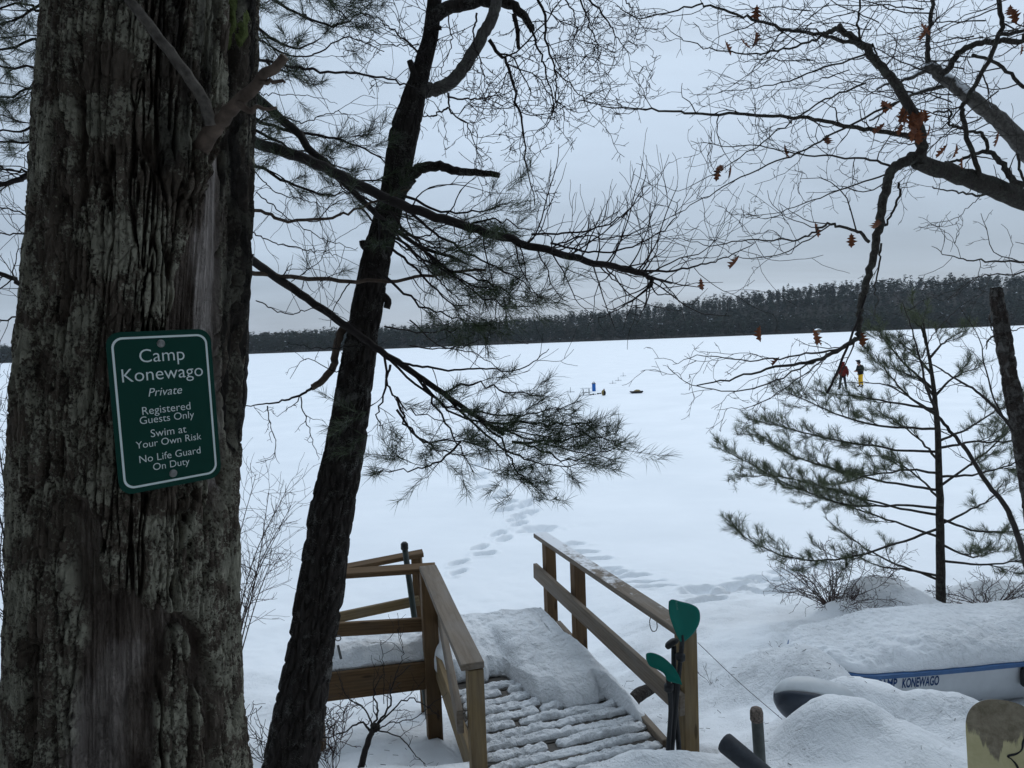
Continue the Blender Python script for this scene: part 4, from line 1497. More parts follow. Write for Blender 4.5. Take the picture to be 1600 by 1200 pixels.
def oak_limb(pxs, ds, r0, r1, tw=1.0, t0=0.12, dst=None, wob=0.006):
    path, rr = limb(LM if dst is None else dst, pxs, ds, r0, r1, None, 1.0, wob, ro)
    if tw:
        sp = [dict(oak_spec[0], n=oak_spec[0]['n'] * tw)] + oak_spec[1:]
        twigs(LT, path, rr, sp, ro, 0, t0)
    return path, rr


main, mr = oak_limb([(1702, 372), (1650, 338), (1600, 312), (1545, 290), (1490, 272), (1440, 256), (1424, 246)], [5.75, 5.5], 0.092, 0.050, 0.25)
oak_limb([(1438, 258), (1440, 222), (1424, 172), (1396, 128), (1366, 92), (1346, 68), (1322, 52), (1308, 45), (1285, 54)], [5.5, 5.3], 0.044, 0.016, 0.6)
oak_limb([(1346, 70), (1300, 58), (1250, 49), (1200, 38), (1160, 26), (1110, 10), (1070, 12), (1000, 26), (960, 10)], [5.35, 5.0], 0.015, 0.003)
oak_limb([(1296, 50), (1262, 66), (1215, 78), (1170, 84), (1120, 78), (1070, 62), (1040, 40)], [5.3, 5.1], 0.010, 0.002)
oak_limb([(1430, 216), (1385, 206), (1340, 200), (1290, 190), (1240, 182), (1180, 180), (1110, 178), (1050, 174), (1000, 170), (950, 165), (905, 156)], [5.45, 4.9], 0.019, 0.0028, 0.8)
oak_limb([(1378, 108), (1368, 80), (1362, 72), (1370, 92), (1384, 118)], [5.4], 0.007, 0.005, 0)
oak_limb([(1404, 262), (1360, 250), (1310, 246), (1250, 242), (1200, 230), (1130, 228), (1080, 220)], [5.5, 5.2], 0.010, 0.002)
oak_limb([(1356, 84), (1290, 105), (1220, 130), (1160, 140), (1090, 150)], [5.3, 5.6], 0.008, 0.002)
oak_limb([(1352, 130), (1300, 150), (1240, 188), (1180, 230), (1120, 270), (1060, 300)], [5.4, 5.0], 0.008, 0.002)
oak_limb([(1400, 160), (1320, 200), (1260, 232), (1200, 258), (1130, 292), (1080, 320), (1030, 350)], [5.4, 4.9], 0.009, 0.002)
oak_limb([(1385, 272), (1330, 290), (1270, 312), (1220, 330), (1160, 340)], [5.5, 5.3], 0.007, 0.0018)
# the bent limb hanging down to the right of the picture
oak_limb([(1424, 250), (1404, 256), (1390, 270), (1384, 300), (1374, 350), (1366, 390), (1358, 430), (1346, 470), (1342, 505), (1340, 526), (1330, 536), (1300, 552), (1260, 566), (1210, 574), (1150, 590), (1090, 602)], [5.5, 5.3, 5.2], 0.040, 0.0045, 0.15)
hang_spec = 1.1
oak_limb([(1338, 528), (1310, 545), (1270, 552), (1220, 560), (1160, 562), (1100, 555), (1050, 570)], [5.25, 5.1], 0.010, 0.002, hang_spec)
oak_limb([(1300, 552), (1260, 570), (1200, 600), (1140, 612), (1080, 600), (1045, 574)], [5.25, 5.1], 0.008, 0.002, hang_spec)
oak_limb([(1325, 540), (1290, 560), (1240, 596), (1180, 632), (1120, 640)], [5.25, 5.3], 0.006, 0.0018, hang_spec)
oak_limb([(1358, 378), (1340, 362), (1312, 355), (1294, 350), (1270, 365), (1230, 376), (1170, 374), (1110, 384), (1060, 372)], [5.35, 5.1], 0.013, 0.002, 0.9)
oak_limb([(1296, 352), (1262, 374), (1210, 400), (1150, 400), (1110, 370)], [5.3, 5.1], 0.006, 0.0018)
oak_limb([(1404, 285), (1404, 305), (1396, 328), (1385, 350), (1384, 352)], [5.42], 0.010, 0.007, 0)
oak_limb([(1377, 380), (1374, 410), (1368, 440), (1370, 470), (1364, 500)], [5.38], 0.008, 0.003, 0.3)
V, F = tubes_mesh(LM)
obj('limbs', V, F, M['bark_oak'], oak, attrs={'ridge': np.ones(len(V))})
LM2 = []
oak_limb([(1680, 330), (1640, 270), (1600, 232), (1560, 188), (1520, 155), (1480, 124), (1446, 100)], [5.7, 5.95], 0.080, 0.042, 0.3, 0.2, LM2)
oak_limb([(1490, 131), (1450, 140), (1420, 150), (1390, 168), (1360, 190)], [5.95], 0.020, 0.008, 0.6, 0.3, LM2)
oak_limb([(1450, 106), (1430, 118), (1400, 128), (1370, 136)], [5.95], 0.024, 0.008, 0.8, 0.3, LM2)
V, F = tubes_mesh(LM2)
obj('snowy_limb', V, F, M['bark_snowy'], oak)
LM = []
oak_limb([(1604, 20), (1600, 62), (1560, 64), (1525, 70), (1498, 84), (1482, 108), (1470, 116)], [5.6, 5.8], 0.020, 0.026, 0.6)
oak_limb([(1450, 98), (1450, 60), (1456, 20), (1452, -40)], [5.9], 0.020, 0.013, 0.9)
oak_limb([(1554, -30), (1564, 30), (1560, 55), (1540, 105), (1512, 152), (1502, 178), (1512, 215), (1528, 262), (1530, 275)], [5.4, 5.55], 0.016, 0.018, 0.8)
oak_limb([(1640, 36), (1600, 48), (1562, 54)], [5.4], 0.012, 0.014, 0.6)
oak_limb([(1345, 66), (1342, 30), (1348, -20)], [5.35], 0.009, 0.007, 0.9)
oak_limb([(1640, 158), (1600, 135), (1565, 105), (1520, 84)], [5.6], 0.014, 0.012, 0.8)
oak_limb([(1600, 292), (1580, 280), (1566, 258), (1546, 238), (1535, 238), (1500, 250), (1478, 254)], [5.5, 5.7], 0.028, 0.008, 0.6)
oak_limb([(1543, 240), (1540, 215), (1520, 204), (1490, 198), (1482, 190), (1486, 176), (1460, 174)], [5.6], 0.014, 0.007, 0.8)
oak_limb([(1590, 240), (1595, 270), (1612, 300)], [5.5], 0.010, 0.010, 0.3)
oak_limb([(1560, 300), (1530, 305), (1500, 300), (1470, 296), (1455, 292)], [5.45], 0.011, 0.003, 0.6)
oak_limb([(1536, 300), (1520, 320), (1490, 340), (1450, 352), (1432, 362)], [5.45], 0.004, 0.0018, 0.5)
oak_limb([(1700, 400), (1640, 412), (1590, 408), (1530, 408), (1490, 402), (1456, 384)], [5.2, 5.1], 0.012, 0.002, 1.2)
oak_limb([(1640, 412), (1590, 428), (1540, 430), (1510, 445), (1480, 470)], [5.2, 5.3], 0.007, 0.0018, 1.1)
for k in range(26):
    x0, y0 = ro.uniform(1440, 1640), ro.uniform(-40, 250)
    a = ro.uniform(2.6, 3.9)
    l = ro.uniform(90, 230)
    pts = [(x0 + math.cos(a) * l * t + ro.uniform(-6, 6), y0 - math.sin(a) * l * t + ro.uniform(-6, 6)) for t in (0, 0.33, 0.66, 1)]
    oak_limb(pts, [ro.uniform(5.2, 6.4)], 0.006, 0.0018, 1.0)
for k in range(14):
    x0, y0 = ro.uniform(1240, 1420), ro.uniform(-60, 170)
    a = ro.uniform(2.5, 3.8)
    l = ro.uniform(90, 200)
    pts = [(x0 + math.cos(a) * l * t + ro.uniform(-6, 6), y0 - math.sin(a) * l * t + ro.uniform(-6, 6)) for t in (0, 0.33, 0.66, 1)]
    oak_limb(pts, [ro.uniform(5.0, 6.2)], 0.005, 0.0018, 0.9)
V, F = tubes_mesh(LM)
obj('limbs', V, F, M['bark_oak'], oak, attrs={'ridge': np.ones(len(V))})
V, F = tubes_mesh(LT)
obj('twigs', V, F, M['twig_grey'], oak)
LM = []
oak_limb([(1353, 462), (1340, 500), (1322, 548), (1304, 590), (1292, 614)], [5.3, 5.2], 0.008, 0.010, 0, wob=0.002)
V, F = tubes_mesh(LM)
obj('dead_stick', V, F, M['twig'], oak)


def oak_leaf(p, size, rng):
    """lobed leaf curled along its midrib, hanging from p"""
    half = [(0.0, 0.03), (0.10, 0.05), (0.20, 0.20), (0.27, 0.10), (0.38, 0.33), (0.47, 0.12), (0.60, 0.40), (0.70, 0.14), (0.82, 0.24), (0.90, 0.08), (1.0, 0.02)]
    Vs = []
    curl = rng.uniform(0.3, 1.0)
    bend = rng.uniform(-0.4, 0.5)
    for y, x in half:
        zb = bend * y * y
        Vs.append((-x, -y, zb + curl * abs(x) * 0.9))
        Vs.append((0, -y, zb))
        Vs.append((x, -y, zb + curl * abs(x) * 0.7))
    F = []
    for i in range(len(half) - 1):
        a = i * 3
        F += [(a, a + 1, a + 4, a + 3), (a + 1, a + 2, a + 5, a + 4)]
    R = Matrix.Rotation(rng.uniform(0, 6.28), 3, 'Z') @ Matrix.Rotation(rng.uniform(0.9, 1.9), 3, 'X') @ Matrix.Rotation(rng.uniform(-0.4, 0.4), 3, 'Y')
    n0 = len(Vs)
    Vs = Vs + [(x, y, z + 0.012) for x, y, z in Vs]
    F = F + [tuple(n0 + i for i in f[::-1]) for f in F]
    return [tuple(p + R @ (Vector(v) * size)) for v in Vs], np.array(F)


for x, y, k in [(1133, 66, 1), (1157, 62, 1), (1180, 52, 1), (1183, 12, 1), (1441, 40, 2), (1585, 10, 2), (1127, 262, 2), (1142, 260, 1), (1095, 434, 1), (1155, 402, 1), (1330, 368, 1), (1273, 346, 1), (1487, 220, 2), (1382, 192, 1), (1378, 160, 2),
                (1410, 168, 1), (1420, 172, 3), (1430, 180, 2), (1438, 170, 2), (1424, 195, 2), (1446, 182, 2), (1415, 188, 2), (1434, 200, 2), (1400, 178, 1), (1452, 196, 1), (1560, 205, 1), (1505, 240, 1), (1291, 208, 1), (1226, 224, 1), (1272, 518, 2), (1188, 512, 1), (1345, 518, 1), (1218, 560, 1), (1596, 66, 1), (1372, 345, 1)]:
    for q in range(k):
        p = P(x + ro.uniform(-7, 7) * (k > 1), y + ro.uniform(-5, 5), 5.3 + ro.uniform(-0.1, 0.1))
        Vl, Fl = oak_leaf(p, ro.uniform(0.085, 0.125), ro)
        obj('leaf', Vl, Fl, M['leaf'], oak, smooth=True)

# ------------------------------------------------------------------ broken birch at the right edge
rb_ = random.Random(12)
bD = 6.3
bb = P(1640, 1000, bD)
bb.z = float(ground_z(np.array([bb.x]), np.array([bb.y]))[0])
birch = thing('birch_tree', bb, 'snapped-off birch trunk with peeling bark at the right edge', 'tree')


def birch_disp(TH, ZZ, R, V0):
    cxn, syn = np.cos(TH) * 3, np.sin(TH) * 3
    pe = fbm(cxn, syn, ZZ * 5, o=4, s=91)
    d = 0.012 * sstep(0.1, 0.25, pe) + 0.006 * vnoise(cxn * 3, syn * 3, ZZ * 20, s=92)
    zt = ZZ.max()
    d = d - R * 0.5 * sstep(zt - 0.06, zt, ZZ) * (0.7 + 0.5 * vnoise(cxn * 2, syn * 2, s=93))
    return d, {'ridge': sstep(-0.2, 0.2, pe)}


brow = [(P(x, y, bD), r) for x, y, r in ((1632, 960, 0.072), (1618, 840, 0.070), (1606, 740, 0.067), (1592, 660, 0.063), (1578, 590, 0.059), (1568, 530, 0.055), (1561, 485, 0.050), (1557, 448, 0.044))]
brow = [(Vector((bb.x, bb.y, bb.z - 0.2)), 0.08)] + brow
brow.sort(key=lambda q: q[0].z)
V, F, at = trunk_mesh(brow, 60, np.arange(bb.z - 0.2, brow[-1][0].z, 0.012), birch_disp)
obj('trunk', V, F, M['bark_birch'], birch, attrs=at)
LB2 = []
for pts in ([(1550, 487), (1546, 500), (1552, 512)], [(1566, 520), (1545, 530), (1540, 545)], [(1596, 610), (1576, 622), (1570, 634)], [(1600, 640), (1575, 632), (1566, 640)], [(1560, 500), (1548, 508), (1552, 522)]):
    limb(LB2, pts, [bD - 0.05], 0.012, 0.004, 8, 1, 0.004, rb_)
    V, F = tubes_mesh(LB2)
    obj('peeling_bark', V, F, M['bark_birch'], birch, smooth=False, attrs={'ridge': np.ones(len(V))})
    LB2 = []
LB2 = []
for pts, r in (([(1568, 520), (1600, 512), (1650, 505)], 0.006), ([(1600, 700), (1560, 640), (1540, 580), (1530, 530), (1500, 480)], 0.010), ([(1575, 620), (1572, 560), (1560, 520)], 0.005)):
    LB2 = []
    pth, rr = limb(LB2, pts, [bD], r, 0.002, 16, 1, 0.004, rb_)
    twigs(LB2, pth, rr, oak_spec[:2], rb_, 0, 0.3)
    V, F = tubes_mesh(LB2)
    obj('branch', V, F, M['twig_grey'], birch)

# ------------------------------------------------------------------ curved bare sapling crossing the young pine
sb = P(1640, 985, 7.4)
sb.z = float(ground_z(np.array([sb.x]), np.array([sb.y]))[0]) - 0.05
sap = thing('bare_sapling', sb, 'bare curving grey sapling stem crossing behind the young pine on the right', 'tree')
LS = []
sp_ = [dict(n=3.0, len=(0.3, 0.7), ang=(30, 65), wob=0.15, pull=Vector((-0.1, 0, 0.1)), rr=0.5, rmax=0.006, rmin=0.0018, taper=0.5, seg=8),
       dict(n=8, len=(0.1, 0.3), ang=(30, 65), wob=0.18, rr=0.7, rmin=0.0015, seg=6), dict(n=7, len=(0.03, 0.09), ang=(30, 60), rr=0.8, rmin=0.0014, seg=3)]
d0 = 7.3
pth, rr = limb(LS, [(1630, 960), (1606, 890), (1588, 830), (1570, 790), (1540, 752), (1512, 706), (1490, 680), (1466, 648), (1446, 600), (1436, 555), (1424, 512), (1410, 470)], [d0, d0 + 0.5], 0.034, 0.004, 60, 1, 0.004, rb_)
twigs(LS, pth, rr, sp_, rb_, 0, 0.35)
pth, rr = limb(LS, [(1642, 985), (1655, 850), (1640, 740), (1600, 690), (1566, 650), (1530, 615), (1490, 590), (1455, 570), (1400, 560)], [d0 + 0.1, d0 - 0.4, d0 - 0.2], 0.028, 0.003, 50, 1, 0.004, rb_)
twigs(LS, pth, rr, sp_, rb_, 0, 0.15)
pth, rr = limb(LS, [(1466, 648), (1420, 620), (1380, 600), (1335, 598), (1300, 600)], [d0 + 0.4], 0.012, 0.002, 24, 1, 0.004, rb_)
twigs(LS, pth, rr, sp_, rb_, 0, 0.15)
pth, rr = limb(LS, [(1440, 560), (1460, 520), (1500, 480), (1540, 455)], [d0 + 0.4], 0.007, 0.002, 24, 1, 0.004, rb_)
twigs(LS, pth, rr, sp_, rb_, 0, 0.15)
V, F = tubes_mesh(LS)
obj('branches', V, F, M['twig_grey'], sap)

# ------------------------------------------------------------------ young white pine on the snowy mound
YD = 8.35
rq = random.Random(77)
yb = P(1471, 952, YD)
young = thing('young_pine', (yb.x, yb.y, yb.z - 0.1), 'young white pine with upswept needled branches growing out of the snowy mound', 'tree')
LY, TY = [], []
tp, tr = limb(LY, [(1471, 975), (1470, 945), (1469, 850), (1468, 760), (1464, 660), (1458, 600), (1450, 550), (1443, 505)], [YD, YD - 0.1], 0.066, 0.008, 40, 0.9, 0.002, rq)
TRUNK = [LY.pop()]
V, F = tubes_mesh(TRUNK)
obj('trunk', V, F, M['bark_pine'], young, attrs={'ridge': np.ones(len(V))})
ysp = [dict(n=7.5, len=(0.25, 0.62), ang=(28, 50), wob=0.08, pull=Vector((-0.1, 0, 0.35)), plane=Vector((0, 0, 1)), flat=0.75, rr=0.5, rmax=0.007, rmin=0.0025, taper=0.55, seg=7),
       dict(n=13, len=(0.07, 0.22), ang=(25, 60), wob=0.14, pull=Vector((-0.05, 0, 0.4)), rr=0.6, rmin=0.002, taper=0.3, seg=4)]


def ybranch(pts, dd, r=0.014, t0=0.35, dens=1.0, sc=1.0):
    pth, rr = limb(LY, pts, [YD, YD + dd], r, 0.004, None, 1, 0.006, rq)
    tips = []
    s = [dict(ysp[0], n=ysp[0]['n'] * dens), ysp[1]]
    twigs(LY, pth, rr, s, rq, 0, t0, tips)
    n_ = len(pth)
    for k in range(int(n_ * 0.6), n_):
        d = pth[k] - pth[k - 1]
        TY.append((pth[k], d + Vector((0, 0, 0.5 * d.length)), rq.uniform(0.9, 1.2) * sc))
    for tpts in tips:
        for k in range(max(1, len(tpts) // 2 - 1), len(tpts)):
            d = tpts[k] - tpts[k - 1]
            TY.append((tpts[k], d + Vector((0, 0, 0.55 * d.length)), rq.uniform(0.85, 1.15) * sc))


Yb = [([(1468, 670), (1400, 668), (1330, 655), (1270, 630), (1228, 612)], -0.6, 1), ([(1468, 706), (1400, 702), (1320, 690), (1240, 672), (1172, 655)], -0.3, 1), ([(1468, 766), (1400, 756), (1320, 738), (1240, 712), (1178, 672)], -0.8, 1.1),
      ([(1468, 794), (1400, 790), (1320, 788), (1230, 756), (1138, 706)], -0.4, 1.2), ([(1468, 805), (1390, 790), (1300, 765), (1220, 745), (1150, 745)], 0.4, 1), ([(1466, 826), (1400, 850), (1320, 872), (1250, 874), (1190, 855), (1150, 828)], -0.5, 1.1),
      ([(1470, 840), (1400, 816), (1320, 790), (1250, 770)], 0.8, 0.9), ([(1466, 906), (1400, 880), (1340, 850), (1290, 810)], 0.7, 0.5), ([(1466, 900), (1420, 890), (1370, 884), (1330, 862)], 0.3, 0.4),
      ([(1464, 650), (1424, 622), (1390, 588), (1368, 556)], -0.2, 1), ([(1464, 640), (1400, 630), (1340, 620), (1280, 612)], 0.5, 0.9), ([(1460, 610), (1420, 575), (1390, 540), (1370, 515)], 0.3, 1), ([(1460, 620), (1435, 592), (1385, 574)], -0.6, 0.9),
      ([(1456, 585), (1430, 555), (1400, 530)], -0.2, 1), ([(1452, 560), (1475, 535), (1500, 520)], 0.1, 1), ([(1460, 620), (1490, 590), (1530, 575)], -0.2, 0.9), ([(1466, 690), (1510, 670), (1560, 640), (1590, 620)], 0.3, 1), ([(1466, 700), (1520, 690), (1580, 690), (1640, 670)], -0.4, 1),
      ([(1468, 745), (1530, 740), (1590, 720), (1650, 690)], 0.4, 1), ([(1468, 760), (1510, 730), (1560, 690), (1600, 650)], 0.6, 0.9), ([(1468, 820), (1510, 800), (1545, 780), (1570, 750)], 0.2, 0.5), ([(1470, 876), (1530, 882), (1590, 876), (1650, 860)], -0.3, 0.9), ([(1468, 810), (1530, 830), (1590, 830), (1640, 810)], 0.6, 0.8),
      ([(1470, 850), (1520, 870), (1560, 860)], 0.7, 0.9), ([(1468, 780), (1440, 750), (1400, 720), (1350, 710)], 0.7, 1), ([(1466, 720), (1440, 690), (1400, 660), (1370, 640)], 0.8, 1), ([(1448, 540), (1440, 515), (1425, 500)], 0, 1), ([(1468, 740), (1420, 735), (1350, 745), (1300, 760)], -0.9, 1)]
for pts, dd, dens in Yb:
    ybranch(pts, dd, 0.016, 0.32, dens)
V, F = tubes_mesh(LY)
obj('branches', V, F, M['bark_pine'], young, attrs={'ridge': np.zeros(len(V))})
V, F, T = needles_mesh(TY, rq, 16, 0.100, 0.0020, 0.55)
obj('needles', V, F, M['needle_young'], young, smooth=False, attrs={'tone': T})
print('young tufts', len(TY))


# ------------------------------------------------------------------ shrubs and bare twigs
def shrub(name, base, n, ln, label, rng, mat, spec, spread=0.8, r=0.005, up=0.6, group=None, cat='shrub'):
    base = Vector(base)
    base.z = float(ground_z(np.array([base.x]), np.array([base.y]))[0]) - 0.03
    o_ = thing(name, base, label, cat, group)
    L_ = []
    for i in range(n):
        a = rng.uniform(0, 2 * math.pi)
        d = Vector((math.cos(a) * spread, math.sin(a) * spread, rng.uniform(0.5, 1.1)))
        k = 9
        pts = wander(base + Vector((math.cos(a), math.sin(a), 0)) * rng.uniform(0, 0.02), d, rng.uniform(*ln), k, 0.16, Vector((0, 0, up - 0.6)), rng)
        rr = [r * (1 - 0.07 * j) for j in range(k + 1)]
        L_.append((pts, rr))
        twigs(L_, pts, rr, spec, rng, 0, 0.25)
    V_, F_ = tubes_mesh(L_)
    obj('branches', V_, F_, M[mat], o_)
    return o_


rs = random.Random(5)
ssp = [dict(n=10, len=(0.12, 0.4), ang=(30, 70), wob=0.25, pull=Vector((0, 0, 0.2)), rr=0.6, rmax=0.004, rmin=0.0026, seg=7), dict(n=12, len=(0.05, 0.16), ang=(30, 70), wob=0.25, rr=0.7, rmin=0.0022, seg=4)]
shrub('shrub', P(1300, 975, 8.0), 44, (0.5, 0.95), 'dense bare shrub with fine reddish twigs left of the young pine', rs, 'twig_red', ssp, 0.9, 0.006, 0.3)
shrub('shrub', P(1545, 955, 8.1), 22, (0.45, 0.95), 'tangled bare shrub on the snowy mound right of the young pine trunk', rs, 'twig_red', ssp, 1.0, 0.006, 0.2)
shrub('shrub', P(1385, 935, 8.2), 9, (0.3, 0.6), 'low bare twigs poking through the top of the snowy mound', rs, 'twig_red', ssp, 1.0, 0.004, 0.2)
shrub('shrub', P(1112, 1008, 6.0), 5, (0.10, 0.22), 'small clump of bare twigs in the snow just right of the teal paddle', rs, 'twig_grey', ssp[1:], 0.5, 0.0022, 0.7)
shrub('shrub', P(1236, 1010, 6.4), 7, (0.12, 0.3), 'small clump of bare twigs in the snow hollow before the snowy mound', rs, 'twig_red', ssp[1:], 0.6, 0.0025, 0.5)
shrub('shrub', P(930, 1070, 5.6), 5, (0.3, 0.55), 'thin bare twigs behind the right railing of the footbridge', rs, 'twig_grey', ssp[1:], 0.35, 0.0025, 0.6)
shrub('shrub', P(452, 1190, 4.3), 16, (0.3, 0.7), 'thin upright twigs in the snow between the two trunks', rs, 'twig_grey', ssp, 0.5, 0.0028, 0.8)
shrub('shrub', P(520, 1195, 4.25), 10, (0.25, 0.6), 'thin upright twigs at the foot of the leaning dark trunk', rs, 'twig_red', ssp, 0.5, 0.0028, 0.8)
hz = [dict(n=8, len=(0.2, 0.6), ang=(25, 55), wob=0.15, pull=Vector((0, 0, -0.05)), rr=0.55, rmax=0.004, rmin=0.0018, seg=8), dict(n=8, len=(0.1, 0.3), ang=(25, 55), wob=0.15, rr=0.7, rmin=0.0015, seg=6)]


def arching(name, base, tips_px, d, label, mat, rng, r=0.007):
    base = Vector(base)
    base.z = float(ground_z(np.array([base.x]), np.array([base.y]))[0]) - 0.03
    o_ = thing(name, base, label, 'shrub')
    L_ = []
    for tx_, ty_ in tips_px:
        t = P(tx_, ty_, d + rng.uniform(-0.4, 0.4))
        mid = base.lerp(t, 0.55) + Vector((rng.uniform(-0.1, 0.1), rng.uniform(-0.1, 0.1), 0.22))
        pth_ = catmull([base, mid, t], 14)
        rr_ = [r * (1 - 0.052 * j) for j in range(15)]
        L_.append((pth_, rr_))
        twigs(L_, pth_, rr_, hz, rng, 0, 0.4)
    V_, F_ = tubes_mesh(L_)
    obj('branches', V_, F_, M[mat], o_)


arching('shrub', P(330, 1010, 5.6), [(455, 790), (440, 820), (420, 770), (430, 860), (400, 740), (410, 900), (450, 760)], 5.4, 'pale bare shrub reaching out right from behind the big trunk', 'twig_red', rs)
arching('shrub', P(70, 1080, 5.2), [(-20, 560), (10, 620), (20, 700), (-30, 680), (5, 800), (20, 860), (-10, 940), (25, 560), (28, 760), (-20, 840)], 5.0, 'bare shrub with dark twigs at the far left behind the big trunk', 'twig', rs, 0.009)

# the small knotty shrub under the left platform
kb = P(563, 1205, 4.35)
kb.z = float(ground_z(np.array([kb.x]), np.array([kb.y]))[0]) - 0.05
knot = thing('shrub', kb, 'small knotty bare shrub with a thick bent stem beneath the left platform', 'shrub')
L = []
pth, rr = limb(L, [(562, 1215), (568, 1180), (580, 1148), (584, 1138)], [4.35, 4.3], 0.022, 0.016, 14, 1, 0.003, rs)
ksp = [dict(n=10, len=(0.10, 0.34), ang=(30, 70), wob=0.25, pull=Vector((0, 0, 0.15)), rr=0.6, rmax=0.005, rmin=0.0018, seg=7), dict(n=9, len=(0.05, 0.16), ang=(30, 70), wob=0.25, rr=0.7, rmin=0.0014, seg=4)]
for pts, r in (([(584, 1138), (610, 1100), (612, 1070), (640, 1040)], 0.008), ([(578, 1142), (566, 1130), (545, 1140), (515, 1150), (480, 1170)], 0.008), ([(582, 1140), (590, 1110), (585, 1080), (600, 1050)], 0.008), ([(586, 1136), (630, 1095), (660, 1100), (690, 1120)], 0.006),
               ([(584, 1138), (570, 1110), (545, 1090), (530, 1060)], 0.006), ([(584, 1140), (620, 1150), (650, 1180), (670, 1200)], 0.005), ([(580, 1145), (610, 1130), (640, 1125), (690, 1090)], 0.005), ([(600, 1100), (600, 1040), (595, 1000)], 0.003), ([(612, 1075), (630, 1020), (622, 985)], 0.003)):
    pth, rr = limb(L, pts, [4.3, 4.4], r, 0.002, 16, 1, 0.005, rs)
    twigs(L, pth, rr, ksp, rs, 0, 0.15)
V, F = tubes_mesh(L)
obj('branches', V, F, M['twig'], knot)
bm = bmesh.new()
bmesh.ops.create_icosphere(bm, subdivisions=3, radius=1.0)
kc = P(586, 1137, 4.28)
for v in bm.verts:
    q = v.co.copy()
    v.co = kc + q * 0.028 * (1 + 0.5 * mnoise.noise(q * 2.5))
obj_bm('knot', bm, M['bark_dark'], knot, smooth=True)


# ------------------------------------------------------------------ wooden footbridge to the dock
DZ = 1.30                                          # deck level
LN, LF = PZ(738, 1040, 2.04), PZ(669, 888, 2.06)
RN, RF = PZ(1076, 986, 2.05), PZ(850, 837, 2.05)
Z1 = Vector((0, 0, 1))
bridge = thing('footbridge', ((LN.x + RN.x) / 2, (LN.y + RN.y) / 2, DZ), 'wooden footbridge with slatted deck and plank railings leading down to the ice', 'footbridge')
bk = random.Random(2)


def post(p, z0, z1, w, mat, face, name='post'):
    return board(name, (p.x, p.y, z0), (p.x, p.y, z1), w, w, mat, bridge, up=face)


uL = (LF - LN); uL.z = 0; LLen = uL.length; uL.normalize()
uR = (RF - RN); uR.z = 0; RLen = uR.length; uR.normalize()
nL = Vector((uL.y, -uL.x, 0))                     # to the right of the left rail
nR = Vector((-uR.y, uR.x, 0))                     # to the left of the right rail
face = Vector((0.29, -0.957, 0)).normalized()
# left railing
post(LN + uL * 0.05 + nL * 0.02, 0.85, 2.01, 0.088, M['plank'], -uL)
board('top_rail', LN + Vector((0, 0, -0.005)), LF + uL * 0.04 + Vector((0, 0, -0.005)), 0.13, 0.038, M['plank_grey'], bridge, warp=0.006, seed=1)
cornerL = LF + uL * -0.03
post(cornerL - nL * 0.01, 0.45, 2.03, 0.115, M['plank_brown'], -uL, 'corner_post')
board('mid_rail', LN + uL * 0.06 + nL * -0.07 + Vector((0, 0, -0.34)), LF + nL * -0.00 + uL * 0.1 + Vector((0, 0, -0.36)) + nL * 0.08, 0.038, 0.13, M['plank_grey'], bridge, seed=2)
board('side_board', LN + uL * -0.15 + nL * 0.03 + Vector((0, 0, -0.76)), LF - uL * 0.0 + nL * 0.03 + Vector((0, 0, -0.74)), 0.038, 0.20, M['plank'], bridge, seed=3)
# right railing
post(RN + uR * 0.05 - nR * 0.01, 0.95, 2.03, 0.098, M['plank'], -uR)
post(RF - uR * 0.03 - nR * 0.03, 0.95, 2.02, 0.095, M['plank_brown'], -uR)
p2 = PZ(892, 872, 2.03)
p2 = RN + uR * ((p2 - RN).dot(uR)) - nR * 0.03
post(p2, 0.85, 2.02, 0.095, M['plank_brown'], -uR)
board('top_rail', RN - uR * 0.02 + nR * 0.02, RF + uR * 0.05 + nR * 0.02, 0.125, 0.04, M['plank_snow'], bridge, warp=0.006, seed=6)
board('mid_rail', RN - uR * 0.02 + nR * 0.066 + Vector((0, 0, -0.43)), RF + uR * 0.08 + nR * 0.066 + Vector((0, 0, -0.33)), 0.038, 0.135, M['plank_grey'], bridge, seed=7)
kickA = PZ(1040, 1163, 1.31)
kickB = PZ(872, 975, 1.33)
board('kick_board', kickA, kickB, 0.045, 0.06, M['plank_grey'], bridge, seed=8)
# joists and deck boards
FW = ((uL + uR) / 2).normalized()
SD = Vector((FW.y, -FW.x, 0))
orig = (LN + RN) / 2
orig.z = DZ


def edge_x(rail_p, rail_u, f):
    """sideways offset of a railing at distance f along the bridge"""
    d = rail_p - orig
    a = d.dot(FW)
    t = (f - a) / rail_u.dot(FW)
    return (d + rail_u * t).dot(SD)


nb = 22
BOARDS = []
for i in range(nb):
    f = -0.10 + i * 0.107
    xl = edge_x(LN, uL, f) + 0.07 + bk.uniform(-0.015, 0.01)
    xr = edge_x(RN, uR, f) - 0.10 + bk.uniform(-0.01, 0.02)
    a = orig + FW * f + SD * xl + Vector((0, 0, -0.019 + bk.uniform(-0.003, 0.003)))
    b = orig + FW * f + SD * xr + Vector((0, 0, -0.019 + bk.uniform(-0.003, 0.003)))
    board('deck_board', a, b, 0.089, 0.038, M['deck_wood'], bridge, seed=20 + i, warp=0.004)
    BOARDS.append((f, xl, xr))
for k, off in enumerate((0.12, 0.5, 0.88)):
    fa, fb = -0.14, 2.20
    xa = edge_x(LN, uL, fa) * (1 - off) + edge_x(RN, uR, fa) * off
    xb = edge_x(LN, uL, fb) * (1 - off) + edge_x(RN, uR, fb) * off
    board('joist', orig + FW * fa + SD * xa + Vector((0, 0, -0.135)), orig + FW * fb + SD * xb + Vector((0, 0, -0.135)), 0.04, 0.18, M['plank_brown'], bridge, seed=60 + k)
